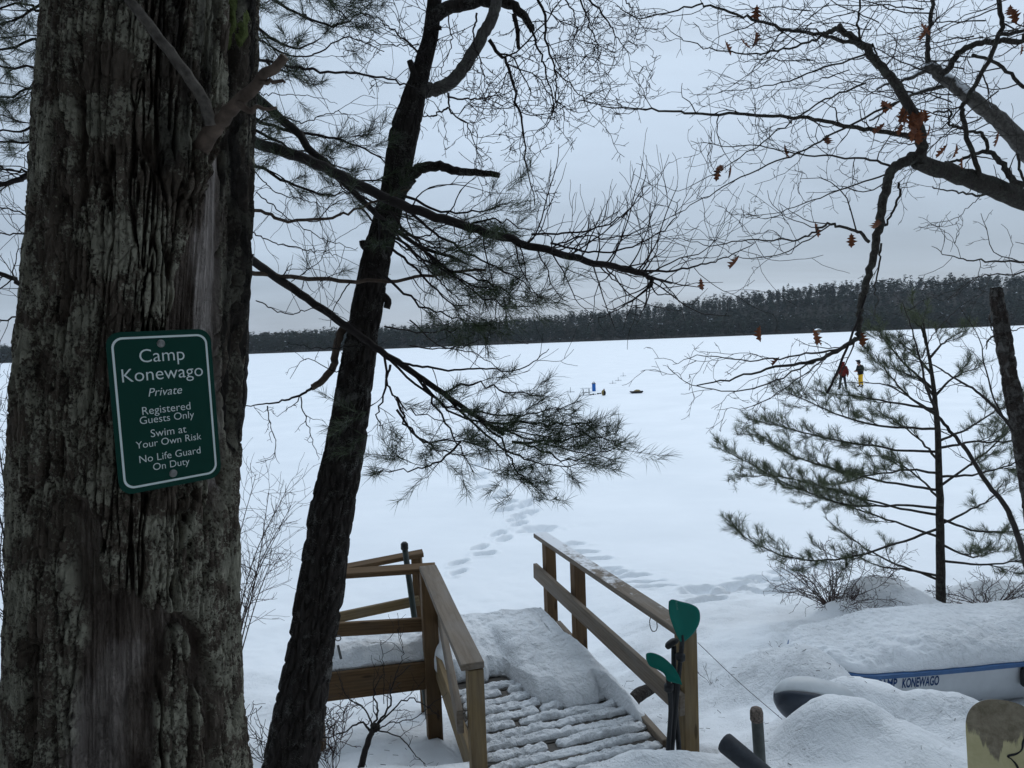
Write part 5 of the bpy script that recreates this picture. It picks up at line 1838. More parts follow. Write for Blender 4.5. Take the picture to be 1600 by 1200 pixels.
# left platform: fascia, rails and far posts running behind the leaning tree
fA, fB = PZ(692, 1055, 1.22), None
fd = P(690, 1052, 5.45)
fl = P(470, 1078, 5.12)
board('fascia_board', fl, fd, 0.04, 0.21, M['plank_brown'], bridge, up=(0, 0, 1), seed=70)
lr_ = P(480, 900, 5.45)
rr_ = P(676, 887, 5.56)
board('top_rail', lr_, rr_ + (rr_ - lr_).normalized() * 0.02, 0.09, 0.045, M['plank_brown'], bridge, up=(0, -0.25, 1), seed=71)
board('mid_rail', P(470, 987, 5.35), P(668, 975, 5.5), 0.04, 0.105, M['plank_brown'], bridge, seed=72)
board('top_rail', P(480, 899, 6.1), P(661, 864, 6.35), 0.09, 0.04, M['plank_brown'], bridge, up=(0, -0.2, 1), seed=73)
board('mid_rail', P(470, 977, 6.05), P(655, 938, 6.28), 0.04, 0.085, M['plank'], bridge, seed=74)
fp = P(659, 863, 6.38)
board('post', (fp.x - 0.02, fp.y, 0.45), (fp.x - 0.05, fp.y, fp.z), 0.09, 0.09, M['plank_brown'], bridge, up=(0, -1, 0))
cp = P(661, 930, 5.58)
board('post', (cp.x + 0.03, cp.y + 0.02, 1.42), (cp.x - 0.01, cp.y + 0.02, 2.02), 0.06, 0.09, M['plank_brown'], bridge, up=(0, -1, 0))
lp = P(497, 1150, 5.15)
board('post', (lp.x, lp.y, 0.4), (lp.x, lp.y, 1.30), 0.09, 0.09, M['plank_brown'], bridge, up=(0, -1, 0))
platz = 1.27
for k in range(5):
    q0 = fl + (fd - fl) * 0 + Vector((0.1, 0.08 + k * 0.11, 0))
    q1 = fd + Vector((-0.02, 0.08 + k * 0.11, 0))
    q0.z = fl.z + 0.085; q1.z = fd.z + 0.085
    board('deck_board', q0, q1, 0.09, 0.036, M['deck_wood'], bridge, seed=90 + k)


# ------------------------------------------------------------------ snow lying on the bridge
def heap_mesh(u_n, v_n, posfn):
    """closed heap: top surface posfn(u,v)->(x,y,ztop,zbottom)"""
    U, W = np.meshgrid(np.linspace(0, 1, u_n), np.linspace(0, 1, v_n))
    x, y, zt, zb = posfn(U, W)
    top = np.stack([x, y, zt], -1).reshape(-1, 3)
    bot = np.stack([x, y, zb], -1).reshape(-1, 3)
    ids = np.arange(u_n * v_n).reshape(v_n, u_n)
    f = np.stack([ids[:-1, :-1], ids[:-1, 1:], ids[1:, 1:], ids[1:, :-1]], -1).reshape(-1, 4)
    n0 = u_n * v_n
    fb = f[:, ::-1] + n0
    rim = np.concatenate([ids[0, :], ids[1:, -1], ids[-1, -2::-1], ids[-2:0:-1, 0]])
    nx_ = np.roll(rim, -1)
    fr_ = np.stack([rim + n0, nx_ + n0, nx_, rim], -1)
    return np.concatenate([top, bot]), np.concatenate([f, fb, fr_])


def landing(U, W):
    f0 = 1.27 - 0.49 * sstep(0.40, 0.52, U) - 0.38 * sstep(0.84, 0.95, U) + 0.07 * vnoise(U * 9, U * 0, s=4) + 0.05 * vnoise(U * 22, U * 0, s=14) + 0.08 * np.exp(-((U - 0.42) / 0.04) ** 2)
    f = f0 + W * (2.14 - f0)
    xl = np.vectorize(lambda q: edge_x(LN, uL, q))(f) + 0.03
    xr = np.vectorize(lambda q: edge_x(RN, uR, q))(f) - 0.06
    # ragged near edge: the snow hangs further forward on the right
    xs = xl + (xr - xl) * U + 0.03 * vnoise(W * 5, U * 5, s=9) * (np.abs(U - 0.5) > 0.3)
    wx = orig.x + FW.x * f + SD.x * xs
    wy = orig.y + FW.y * f + SD.y * xs
    prof = np.minimum(1, (W / 0.10 + 0.02)) ** 0.5 * np.minimum(1, ((1 - U) / 0.10 + 0.01)) ** 0.5 * np.minimum(1, (U / 0.05 + 0.05)) ** 0.4 * np.minimum(1, (1 - W) / 0.12 + 0.02) ** 0.5
    h = 0.15 + 0.09 * sstep(0.1, 0.6, W) - 0.03 * np.exp(-((U - 0.40) / 0.08) ** 2) * (1 - W)
    h = h + 0.012 * fbm(wx * 3, wy * 3, s=51, o=2) + 0.011 * fbm(wx * 13, wy * 13, s=52, o=3)
    zt = DZ + 0.004 + np.maximum(h * prof, 0.004)
    return wx, wy, zt, np.full_like(zt, DZ + 0.003)


V, F = heap_mesh(130, 170, landing)
lc = orig + FW * 1.6
o = obj('snow_pile', V, F, M['snow'], loc=(lc.x, lc.y, DZ))
tag(o, 'thick rounded snow pile covering the far part of the footbridge deck', 'snow')

# ridges of crusty snow left along each slat
Vs, Fs, base = [], [], 0
rg = np.random.default_rng(4)
for i, (f, xl, xr) in enumerate(BOARDS[:13]):
    cuts = [xl + 0.0]
    x = xl
    segs = []
    if True:
        gap = xl + (xr - xl) * rg.uniform(0.22, 0.55)
        segs = [(xl + rg.uniform(0.0, 0.05), xr - rg.uniform(0, 0.03))] if (i * 7) % 10 < 6 else [(xl + rg.uniform(0.0, 0.06), gap - rg.uniform(-0.02, 0.04)), (gap + rg.uniform(-0.01, 0.04), xr - rg.uniform(0, 0.03))]
    else:
        segs = [(xl + 0.02, xl + (xr - xl) * rg.uniform(0.4, 0.6)), (xl + (xr - xl) * 0.55, xr - 0.02)]
    for q, (a, b) in enumerate(segs):
        if b - a < 0.08:
            continue
        nu, nv = int((b - a) / 0.010) + 4, 15
        big_ = 1.0 + 0.35 * q
        s1, s2 = rg.integers(1000), rg.integers(1000)

        def rib(U, W, a=a, b=b, f=f, big_=big_, s1=s1):
            xs = a + (b - a) * U
            env = np.minimum(1, np.minimum(U, 1 - U) * (b - a) / 0.03 + 0.05) ** 0.5
            wv = 0.037 * (0.95 + 0.16 * vnoise(xs * 38, W * 3 + f * 13, s=s1 + 8) + 0.12 * vnoise(xs * 7, xs * 0 + f * 31, s=s1))
            ff = f + 0.010 + (W - 0.5) * 2 * wv * (0.6 + 0.4 * env) + 0.005 * vnoise(xs * 5, xs * 0, s=s1 + 1)
            h = (0.024 + 0.009 * vnoise(xs * 6, xs * 0 + f * 11, s=s1 + 2) + 0.008 * vnoise(xs * 24, W * 4 + f, s=s1 + 3)) * big_
            pr = np.clip(1 - np.abs((W - 0.5) * 2) ** 6, 0, 1) ** 0.6
            h = h * (0.6 + 0.4 * sstep(-0.55, -0.15, vnoise(xs * 10, xs * 0 + f * 5, s=s1 + 9)))
            h = np.maximum(h, 0.005) * pr * env + (0.006 * vnoise(xs * 45, W * 6, s=s1 + 4) + 0.004 * vnoise(xs * 95, W * 14, s=s1 + 6)) * pr
            wx = orig.x + FW.x * ff + SD.x * xs
            wy = orig.y + FW.y * ff + SD.y * xs
            return wx, wy, DZ + 0.004 + np.maximum(h, 0.001), np.full_like(h, DZ + 0.001)
        V, F = heap_mesh(nu, nv, rib)
        Vs.append(V)
        Fs.append(F + base)
        base += len(V)
o = obj('snow_crust', np.concatenate(Vs), np.concatenate(Fs), M['snow'], loc=(orig.x, orig.y, DZ))
tag(o, 'crusty snow ridges lying along the slats of the footbridge deck', 'snow', kind='stuff')


def plat(U, W):
    x = fl.x + 0.05 + (fd.x - fl.x - 0.02) * U
    y = fl.y + (fd.y - fl.y) * U + 0.03 + 0.52 * W
    h = 0.10 * np.minimum(1, W / 0.25 + 0.1) ** 0.7 * np.minimum(1, (1 - W) / 0.12 + 0.02) ** 0.5 * np.minimum(1, np.minimum(U, 1 - U) / 0.06 + 0.1) ** 0.5
    h = h * (1 + 0.25 * fbm(x * 5, y * 5, s=61, o=3)) + 0.01 * fbm(x * 16, y * 16, s=62, o=2)
    z0 = fl.z + (fd.z - fl.z) * U + 0.105
    return x, y, z0 + np.maximum(h, 0.004), z0


V, F = heap_mesh(110, 80, plat)
o = obj('snow_pile', V, F, M['snow'], loc=((fl.x + fd.x) / 2, fl.y + 0.5, fl.z))
tag(o, 'flat bank of grainy snow on the left platform behind the fascia board', 'snow')

# needles and bark crumbs fallen on the near snow
gl = np.random.default_rng(9)
nl = 420
lx = gl.uniform(-1.2, 3.6, nl); ly = gl.uniform(3.4, 6.4, nl)
inb = (np.abs((lx - 0.42) * 0.965 + (ly - 4.07) * 0.26) < 0.85)
lx, ly = lx[~inb], ly[~inb]
lz = ground_z(lx, ly)
LL = []
for x, y, z in zip(lx, ly, lz):
    a = gl.uniform(0, 6.28); l = gl.uniform(0.015, 0.05)
    p = Vector((x, y, z + 0.004)); q = p + Vector((math.cos(a) * l, math.sin(a) * l, gl.uniform(0, 0.006)))
    LL.append(([p, q], [gl.uniform(0.0008, 0.0022)] * 2))
V, F = tubes_mesh(LL)
tag(obj('needle_litter', V, F, M['twig']), 'fallen pine needles and bark crumbs scattered over the near snow', 'litter', kind='stuff')

# dock pole behind the platform
pt, pbm = P(632, 853, 6.2), P(673, 1150, 6.15)
pole = thing('pole', pbm, 'thin dark green metal pole with a black cap leaning behind the left platform', 'pole')
V, F = tubes_mesh([([pbm + (pbm - pt) * 0.15, pbm, pbm.lerp(pt, 0.5), pt], [0.026] * 4)])
obj('shaft', V, F, M['green_pole'], pole)
V, F = tubes_mesh([([pt + Vector((0, 0, -0.03)), pt + Vector((0, 0, -0.025)), pt + Vector((0, 0, 0.02)), pt + Vector((0, 0, 0.035))], [0.031, 0.033, 0.032, 0.018])])
obj('cap', V, F, M['black'], pole)

# rope loop, tether wire
p = PZ(1022, 955, 2.03)
loopd = P(1022, 968, 4.62)
L = [(catmull([P(1019, 958, 4.62), P(1015, 972, 4.6), P(1019, 986, 4.6), P(1026, 984, 4.6), P(1026, 970, 4.61), P(1022, 958, 4.62)], 24), [0.0035] * 25),
     ]
wrap_ = [(catmull([P(997, 938, 4.74), P(1003, 944, 4.70), P(1014, 938, 4.72), P(1004, 934, 4.78), P(996, 938, 4.76)], 20), [0.004] * 21)]
V, F = tubes_mesh(wrap_)
tag(obj('cord', V, F, M['rope'], loc=P(1004, 938, 4.74)), 'dark cord wrapped tightly over the right top rail left of the teal paddle', 'cord')
V, F = tubes_mesh(L)
tag(obj('cord_loop', V, F, M['rope'], loc=loopd), 'thin dark cord loop hanging below the right top rail', 'cord')
w0, w1 = P(1090, 1004, 4.25), P(1222, 1124, 4.18)
V, F = tubes_mesh([(catmull([w0, w0.lerp(w1, 0.5) + Vector((0, 0, -0.012)), w1], 16), [0.0022] * 17)])
tag(obj('tether_wire', V, F, M['rope'], loc=w1), 'thin dark wire stretched from the right bridge post to the buried kayak', 'wire')


# ------------------------------------------------------------------ paddles leaning on the right post
def blade_mesh(outline, d, thick, dish=0.0, tilt=(0, 0)):
    """blade measured from its outline, with a spine ridge, real thickness and a dished face"""
    pts = catmull([P(x, y, d) for x, y in outline] + [P(*outline[0], d)], 72)[:-1]
    c = sum(pts, Vector()) / len(pts)
    bm = bmesh.new()
    rings = []
    for s in (-1, 1):
        prev = None
        rs_ = []
        for k in (1.0, 0.93, 0.7, 0.45, 0.2):
            row = []
            for q in pts:
                v = c + (q - c) * k
                dy = tilt[0] * (q.x - c.x) * k + tilt[1] * (q.z - c.z) * k + dish * (1 - k * k)
                t_ = 0 if k == 1.0 else thick * (1 - 0.3 * k)
                row.append(bm.verts.new((v.x, v.y + dy + s * t_, v.z)) if not (k == 1.0 and s == 1) else rings[0][len(row)])
            rs_.append(row)
            if k == 1.0 and s == -1:
                rings.append(row)
        cv = bm.verts.new((c.x, c.y + dish + s * thick, c.z))
        for a, b in zip(rs_, rs_[1:]):
            for i in range(len(pts)):
                j = (i + 1) % len(pts)
                bm.faces.new((a[i], a[j], b[j], b[i]))
        for i in range(len(pts)):
            bm.faces.new((rs_[-1][i], rs_[-1][(i + 1) % len(pts)], cv))
    return bm


pd = 4.02
pad = thing('paddle', P(1050, 1165, 4.02), 'tall paddle with a broad teal blade tied upright against the right bridge post', 'paddle')
bl = blade_mesh([(1044, 938), (1050, 935.5), (1064, 940), (1082, 946), (1093, 954), (1096, 966), (1093, 979), (1084, 991), (1074, 999), (1066, 1003), (1060, 998), (1053, 983), (1046, 964), (1043.5, 950)], pd, 0.005, 0.012, (0.25, 0.05))
blade = obj_bm('blade', bl, M['teal'], pad, smooth=True)
V, F = tubes_mesh([(catmull([P(1066, 1004, pd + 0.01), P(1062, 1040, pd), P(1058, 1085, pd), P(1050, 1172, pd)], 12), [0.0145] * 13), ([P(1066, 992, pd - 0.002), P(1066, 1000, pd), P(1065, 1012, pd)], [0.008, 0.014, 0.016])])
obj('shaft', V, F, M['black'], pad)
V, F = tubes_mesh([([P(1063, 1020, pd), P(1063, 1023, pd), P(1063, 1030, pd), P(1062, 1033, pd)], [0.016, 0.030, 0.030, 0.016])])
obj('drip_ring', V, F, M['black'], pad)
fm = Matrix(((1, 0, 0), (0.25, 0, -1), (0, 1, 0))).to_4x4()
tcen = P(1057.5, 946, pd - 0.028)
fm = Matrix.Translation(tcen) @ Matrix.Rotation(math.radians(83), 4, 'Y') @ Matrix(((1, 0, 0, 0), (0, 0, -1, 0), (0, 1, 0, 0), (0, 0, 0, 1)))
M['pale_mark'] = flat_mat('pale_blade_mark', (0.10, 0.23, 0.20), 0.5, 0.3, 0.05, 30)
text_mesh('blade_mark', "PELICAN", 0.052, fm, M['pale_mark'], pad, height=0.011)

pad2 = thing('paddle', P(1045, 1165, 3.98), 'shorter paddle with a narrow tilted teal blade leaning below the taller one', 'paddle')
bl = blade_mesh([(1012, 1036), (1013, 1028), (1022, 1025), (1036, 1028), (1050, 1038), (1058, 1050), (1062, 1062), (1058, 1062), (1046, 1062), (1041, 1060), (1037, 1052), (1028, 1048), (1017, 1045)], 3.98, 0.006, 0.012, (-0.5, 0.2))
obj_bm('blade', bl, M['teal'], pad2, smooth=True)
V, F = tubes_mesh([(catmull([P(1044, 1060, 3.99), P(1046, 1080, 3.99), P(1048, 1110, 3.99), P(1044, 1172, 3.99)], 12), [0.0145] * 13)])
obj('shaft', V, F, M['black'], pad2)
V, F = tubes_mesh([([P(1045, 1068, 3.99), P(1045, 1070, 3.99), P(1045, 1078, 3.99), P(1046, 1081, 3.99)], [0.015, 0.028, 0.028, 0.015])])
obj('drip_ring', V, F, M['black'], pad2)
pad3 = thing('paddle', P(1060, 1165, 4.05), 'black paddle handle with a rounded grip between the two teal blades', 'paddle')
V, F = tubes_mesh([(catmull([P(1053, 1010, 4.06), P(1053, 1040, 4.06), P(1055, 1100, 4.05), P(1061, 1172, 4.05)], 12), [0.016] * 13)])
obj('shaft', V, F, M['black'], pad3)
V, F = tubes_mesh([(catmull([P(1043, 1014, 4.04), P(1045, 1008, 4.04), P(1053, 1002, 4.06), P(1060, 1001, 4.08)], 14), [0.006, 0.012, 0.017, 0.019, 0.02, 0.02, 0.02, 0.02, 0.02, 0.02, 0.019, 0.018, 0.015, 0.011, 0.005])])
obj('grip', V, F, M['black'], pad3)
# small log beneath the right rail
lg0, lg1 = P(984, 1102, 5.15), P(1012, 1078, 5.4)
V, F = tubes_mesh([(catmull([lg0, lg0.lerp(lg1, 0.5) + Vector((0, 0, 0.02)), lg1 + Vector((0.1, 0.1, -0.02))], 12), [0.035, 0.045, 0.05, 0.05, 0.048, 0.05, 0.052, 0.05, 0.046, 0.045, 0.04, 0.036, 0.03])])
tag(obj('log', V, F, M['bark_dark'], loc=lg0), 'short dark log end sticking from the snow under the right railing', 'log')

# ------------------------------------------------------------------ rowing boat under snow
bow = Vector((2.24, 5.80, 1.07))
AX = Vector((0.992, 0.128, 0)).normalized()
NX = Vector((AX.y, -AX.x, 0))                      # towards the viewer
BL_ = 3.1


def beam(t):
    return 0.42 * np.clip(1 - (1 - np.clip(t / 0.5, 0, 1)) ** 2.2, 0, 1) ** 0.7 * (1 + 0.03 * np.clip((t - 0.6) / 1.1, 0, 1))


boat = thing('rowboat', (bow.x + AX.x * 1.5, bow.y + AX.y * 1.5, 0.68), 'white rowboat with a blue gunwale and blue camp lettering, heaped with snow', 'boat')
ts = np.linspace(0.0, BL_, 60)
prof = [(1.00, 0.0), (0.985, -0.03), (0.965, -0.10), (0.935, -0.19), (0.88, -0.275), (0.80, -0.33), (0.66, -0.37), (0.40, -0.395), (0.0, -0.40)]
Vs = []
for t in ts:
    b = float(beam(t)) + 0.01
    sheer = 0.03 * (1 - min(1, t / 1.3)) ** 2
    rise = 0.20 * (1 - min(1, t / 0.8)) ** 2
    ring = [(w, z) for w, z in prof] + [(-w, z) for w, z in prof[-2::-1]]
    for w, z in ring:
        zz = z * (1 - rise) + sheer
        tt_ = t + 0.18 * (-z) * (1 - min(1, t / 0.5))
        q = bow + AX * tt_ + NX * (w * b)
        Vs.append((q.x, q.y, q.z + zz))
m_ = 2 * len(prof) - 1
ids = np.arange(len(Vs)).reshape(len(ts), m_)
F = np.stack([ids[:-1, :-1], ids[1:, :-1], ids[1:, 1:], ids[:-1, 1:]], -1).reshape(-1, 4)
Fl = [F, ids[-1:, :]]
hull = obj('hull', Vs, Fl, M['hull_white'], boat)
sol = hull.modifiers.new('thickness', 'SOLIDIFY')
sol.thickness = 0.012
sol.offset = 0
for s in (1, -1):
    L = []
    pth = [bow + AX * t + NX * (s * (float(beam(t)) + 0.018)) + Vector((0, 0, 0.03 * (1 - min(1, t / 1.3)) ** 2 + 0.004)) for t in ts]
    Vg, Fg = [], []
    for i, q in enumerate(pth):
        for a, z in ((0.016, -0.020), (0.020, 0.012), (-0.03, 0.016), (-0.03, -0.012)):
            v = q + NX * (s * a)
            Vg.append((v.x, v.y, v.z + z))
    n_ = len(pth)
    for i in range(n_ - 1):
        for k in range(4):
            Fg.append((i * 4 + k, i * 4 + (k + 1) % 4, i * 4 + 4 + (k + 1) % 4, i * 4 + 4 + k))
    Fg = [np.array(Fg), np.array([[0, 1, 2, 3], [n_ * 4 - 1, n_ * 4 - 2, n_ * 4 - 3, n_ * 4 - 4]])]
    obj('gunwale', Vg, Fg, M['hull_blue'], boat, smooth=False)
# lettering follows the curved side
tA, tB = P(1380, 1068, 5.5), P(1468, 1060, 5.55)


def hull_t(px):
    best, bt = 1e9, 0
    for t in np.linspace(0.1, 2.6, 400):
        q = bow + AX * t + NX * float(beam(t))
        x, y = project(np.array([[q.x, q.y, q.z - 0.07]]))
        if abs(x[0] - px) < best:
            best, bt = abs(x[0] - px), t
    return bt


def letters_on_hull(body, px0, px1, hgt, drop):
    t0, t1 = hull_t(px0), hull_t(px1)
    o_ = text_mesh('lettering', body, 1.0, Matrix.Identity(4), M['letter_blue'], boat, height=1.0, bold=0.03)
    pl = root_loc(boat)
    for v in o_.data.vertices:
        x, y = v.co.x + pl.x, v.co.y + pl.y
        t = t0 + (t1 - t0) * (x + 0.5)
        z = -drop + y * hgt
        w = np.interp(-z, [-p[1] for p in prof], [p[0] for p in prof])
        q = bow + AX * t + NX * ((float(beam(t)) + 0.01) * w + 0.0085)
        v.co = Vector((q.x, q.y, q.z + z + 0.03 * (1 - min(1, t / 1.3)) ** 2)) - pl


letters_on_hull("CAMP", 1368, 1401, 0.082, 0.072)
letters_on_hull("KONEWAGO", 1409, 1467, 0.085, 0.078)
q = bow + AX * hull_t(1600) + NX * (float(beam(hull_t(1600))) + 0.03)
q.z = bow.z - 0.10
board('fender', q - AX * 0.06, q + AX * 0.16, 0.05, 0.16, M['black'], boat, bev=0.02)
V, F = tubes_mesh([([P(1400, 1052, 5.46), P(1400, 1058, 5.46)], [0.004, 0.004])])


def boat_snow(U, W):
    t = -0.05 + (BL_ + 0.1) * U
    b = beam(np.clip(t, 0.02, 9)) + 0.015
    s = (W - 0.5) * 2
    s = np.where(s > 0, s * (1.0 + 0.015 * vnoise(t * 9, t * 0, s=5)), s * 1.3)
    r = np.abs(W - 0.5) * 2
    edge = np.clip(1 - r ** 3.2, 0, 1) ** 0.62 * np.minimum(1, np.minimum(U, 1 - U) / 0.06 + 0.02) ** 0.6
    crest = 0.11 + 0.09 * sstep(0.35, 0.95, t) * (1 - 0.25 * sstep(1.2, 2.1, t)) - 0.06 * np.exp(-((t - 1.75) / 0.35) ** 2 - ((s - 0.55) / 0.25) ** 2)
    x = bow.x + AX.x * t + NX.x * s * b
    y = bow.y + AX.y * t + NX.y * s * b
    h = crest * edge * (1 + 0.10 * fbm(x * 2.2, y * 2.2, s=71, o=2)) + (0.014 * fbm(x * 15, y * 15, s=72, o=3)) * np.minimum(1, edge * 2) * (0.35 + 0.65 * sstep(0.1, 0.6, s)) + 0.012 * np.abs(vnoise(x * 30, y * 30, s=73))
    z0 = bow.z + 0.022 + 0.03 * (1 - np.minimum(1, np.clip(t, 0, 9) / 1.3)) ** 2
    sag = np.where(s < -0.9, (np.abs(s) - 0.9) * 0.9, 0)
    return x, y, z0 + np.maximum(h, 0.003) - sag, z0 - 0.0 - sag


V, F = heap_mesh(240, 110, boat_snow)
o = obj('snow_pile', V, F, M['snow'], loc=(bow.x + AX.x * 1.5, bow.y + AX.y * 1.5, bow.z))
tag(o, 'deep snow heaped over the white rowboat on the right', 'snow')

# ------------------------------------------------------------------ grey-hulled kayak end poking from the drift
kc_ = P(1236, 1090, 4.30)
kdir = Vector((0.95, 0.05, -0.30)).normalized()
kside = Vector((kdir.y, -kdir.x, 0)).normalized()
kup = kside.cross(kdir)
if kup.z < 0:
    kup = -kup
kay = thing('kayak', kc_ + kdir * 0.6 - Vector((0, 0, 0.2)), 'kayak end with pale top and dark grey underside sticking out of the snowdrift', 'kayak')


def kayak_half(a0, a1, mat, name, grow=0.0):
    Vs, n1, n2 = [], 40, 22
    for i in range(n1):
        t = i / (n1 - 1)
        L_ = 0.85 * t
        k = (1 - (1 - min(1, L_ / 0.26)) ** 2.2) ** 0.5 if L_ < 0.26 else 1.0
        for j in range(n2):
            a = math.radians(a0 + (a1 - a0) * j / (n2 - 1))
            rx, rz = (0.13 + grow) * k, (0.145 + grow) * k
            q = kc_ + kdir * (L_ - 0.10) + kside * (rx * math.cos(a)) + kup * (rz * math.sin(a))
            Vs.append(tuple(q))
    ids_ = np.arange(n1 * n2).reshape(n1, n2)
    F_ = np.stack([ids_[:-1, :-1], ids_[:-1, 1:], ids_[1:, 1:], ids_[1:, :-1]], -1).reshape(-1, 4)
    o_ = obj(name, Vs, F_, mat, kay)
    s_ = o_.modifiers.new('thickness', 'SOLIDIFY')
    s_.thickness = 0.008
    return o_


kayak_half(42, 180, M['hull_pale'], 'deck')
kayak_half(-180, 42, M['hull_grey'], 'hull', 0.002)
bm = bmesh.new()
bmesh.ops.create_icosphere(bm, subdivisions=2, radius=0.006)
bmesh.ops.translate(bm, verts=bm.verts, vec=P(1228, 1083, 4.18))

# snow cap over the kayak
# pipe post and foam roller at the foot of the picture
pz0, pz1 = P(1189, 1215, 3.72), P(1182, 1108, 3.72)
pipe = thing('pipe', pz0, 'short upright grey pipe with a worn brown cap in front of the kayak', 'pipe')
V, F = tubes_mesh([([pz0, pz0.lerp(pz1, 0.5), pz1.lerp(pz0, 0.10), pz1.lerp(pz0, 0.08)], [0.031, 0.031, 0.031, 0.030])])
obj('shaft', V, F, M['pipe'], pipe)
capax = Vector((0.0, -0.45, 0.9)).normalized()
V, F = tubes_mesh([([pz1 + Vector((0, 0.0, -0.065)), pz1 + Vector((0, 0, -0.06)), pz1 + Vector((0, 0, -0.015)), pz1 + Vector((0, 0, 0.002)), pz1 + Vector((0, 0, 0.010))], [0.030, 0.0345, 0.0345, 0.029, 0.016])])
obj('cap', V, F, M['rust'], pipe)
f0, f1 = P(1142, 1168, 3.66), P(1230, 1240, 3.42)
V, F = tubes_mesh([(catmull([f0 - (f1 - f0).normalized() * 0.05, f0 - (f1 - f0).normalized() * 0.04, f0, f0.lerp(f1, 0.35), f0.lerp(f1, 0.7), f1], 22), [0.004, 0.027, 0.040, 0.047, 0.052, 0.054, 0.055, 0.055] + [0.055 - 0.0006 * k for k in range(15)])])
roll = thing('foam_roller', f0, 'dark grey rounded foam roller lying in the snow beside the grey pipe', 'roller')
obj('body', V, F, M['foam'], roll)

# ------------------------------------------------------------------ worn board standing in the snow at the lower right
bd = 3.05
bt_, bbm = P(1567, 1094, bd), P(1590, 1420, bd - 0.25)
by_ = (bt_ - bbm).normalized()
bx_ = Vector((0.93, -0.36, 0))
bx_ = (bx_ - by_ * bx_.dot(by_)).normalized()
bz_ = bx_.cross(by_)
BM_ = Matrix((bx_, by_, bz_)).transposed().to_4x4()
BM_.translation = bt_
out = []
for i in range(33):
    a = math.radians(180 - 180 * i / 32)
    out.append((0.148 * math.copysign(abs(math.cos(a)) ** 0.85, math.cos(a)), -0.15 + 0.15 * abs(math.sin(a)) ** 0.8))
out += [(0.148, -0.30), (0.138, -0.55), (0.135, -0.9), (-0.135, -0.9), (-0.138, -0.55), (-0.148, -0.30)]
bd_o = thing('snowboard', bbm, 'worn yellowish board with a scuffed brown tip standing in the snow at lower right', 'board')
bm = bmesh.new()
lo = [bm.verts.new((x, y, -0.007)) for x, y in out]
hi = [bm.verts.new((x, y, 0.007)) for x, y in out]
bm.faces.new(lo[::-1]); bm.faces.new(hi)
for i in range(len(out)):
    j = (i + 1) % len(out)
    bm.faces.new((lo[i], lo[j], hi[j], hi[i]))
me = bpy.data.meshes.new('deck')
bmesh.ops.recalc_face_normals(bm, faces=bm.faces)
es = [e for e in bm.edges if len(e.link_faces) == 2 and e.calc_face_angle(0) > 1.2]
bmesh.ops.bevel(bm, geom=es, offset=0.003, segments=2, affect='EDGES')
# local axes: x across, z up along the board
RX = Matrix.Rotation(math.pi / 2, 4, 'X')
bmesh.ops.transform(bm, matrix=RX, verts=bm.verts)
bmesh.ops.translate(bm, verts=bm.verts, vec=(0, 0, 0.6))
bm.to_mesh(me); bm.free()
me.materials.append(M['board'])
do = bpy.data.objects.new('deck', me)
COL.objects.link(do)
do.parent = bd_o
mm = BM_ @ RX.inverted() @ Matrix.Translation((0, 0, -0.6))
mm = Matrix.Translation(-bd_o.location) @ mm
do.matrix_basis = mm


def on_board(x, y, z=0.0085):
    return BM_ @ Vector((x, y, z))


def to_board(px, py):
    """where the line of sight through a photograph pixel meets the board face"""
    o_ = Vector((0, 0, CAM_H)); r = ray(px, py)
    nrm = bz_
    t = (bt_ - o_).dot(nrm) / r.dot(nrm)
    l = BM_.inverted() @ (o_ + r * t)
    return l.x, l.y


sgn = 1 if bz_.y < 0 else -1
cur = [to_board(x, y) for x, y in ((1604, 1146), (1598, 1158), (1596, 1170), (1588, 1177), (1574, 1181), (1580, 1186), (1588, 1196), (1594, 1212))]
L = [(catmull([on_board(x, y, sgn * 0.0072) for x, y in cur], 40), [0.003 + 0.002 * math.sin(k / 40 * 9) ** 2 for k in range(41)])]
V, F = tubes_mesh(L)
obj('black_line', V, F, M['black'], bd_o)

# dark boulder showing at the right of the mound
bm = bmesh.new()
bmesh.ops.create_icosphere(bm, subdivisions=4, radius=1.0)
rc = P(1592, 948, 8.5)
for v in bm.verts:
    q = v.co.copy()
    k = 1 + 0.25 * mnoise.fractal(q * 1.6, 1.0, 2.0, 4)
    v.co = rc + Vector((q.x * 0.36 * k, q.y * 0.3 * k, q.z * 0.24 * k - 0.04))
tag(obj_bm('boulder', bm, M['rock'], None, loc=(rc.x, rc.y, rc.z - 0.2), smooth=True), 'dark wet boulder bare of snow at the right edge of the mound', 'boulder')


# ------------------------------------------------------------------ people and gear far out on the ice
def skin_body(name, joints, edges, root, mat, parent, sub=2):
    bm = bmesh.new()
    lay = bm.verts.layers.skin.verify()
    vs = {}
    for k, (co, r) in joints.items():
        v = bm.verts.new(Vector(co))
        v[lay].radius = (r, r) if not isinstance(r, tuple) else r
        v[lay].use_root = (k == root)
        vs[k] = v
    for a, b in edges:
        bm.edges.new((vs[a], vs[b]))
    me_ = bpy.data.meshes.new(name)
    bm.to_mesh(me_); bm.free()
    me_.materials.append(mat)
    o_ = bpy.data.objects.new(name, me_)
    COL.objects.link(o_)
    o_.parent = parent
    s_ = o_.modifiers.new('skin', 'SKIN')
    s_.use_smooth_shade = True
    u_ = o_.modifiers.new('smooth', 'SUBSURF')
    u_.levels = sub; u_.render_levels = sub
    return o_


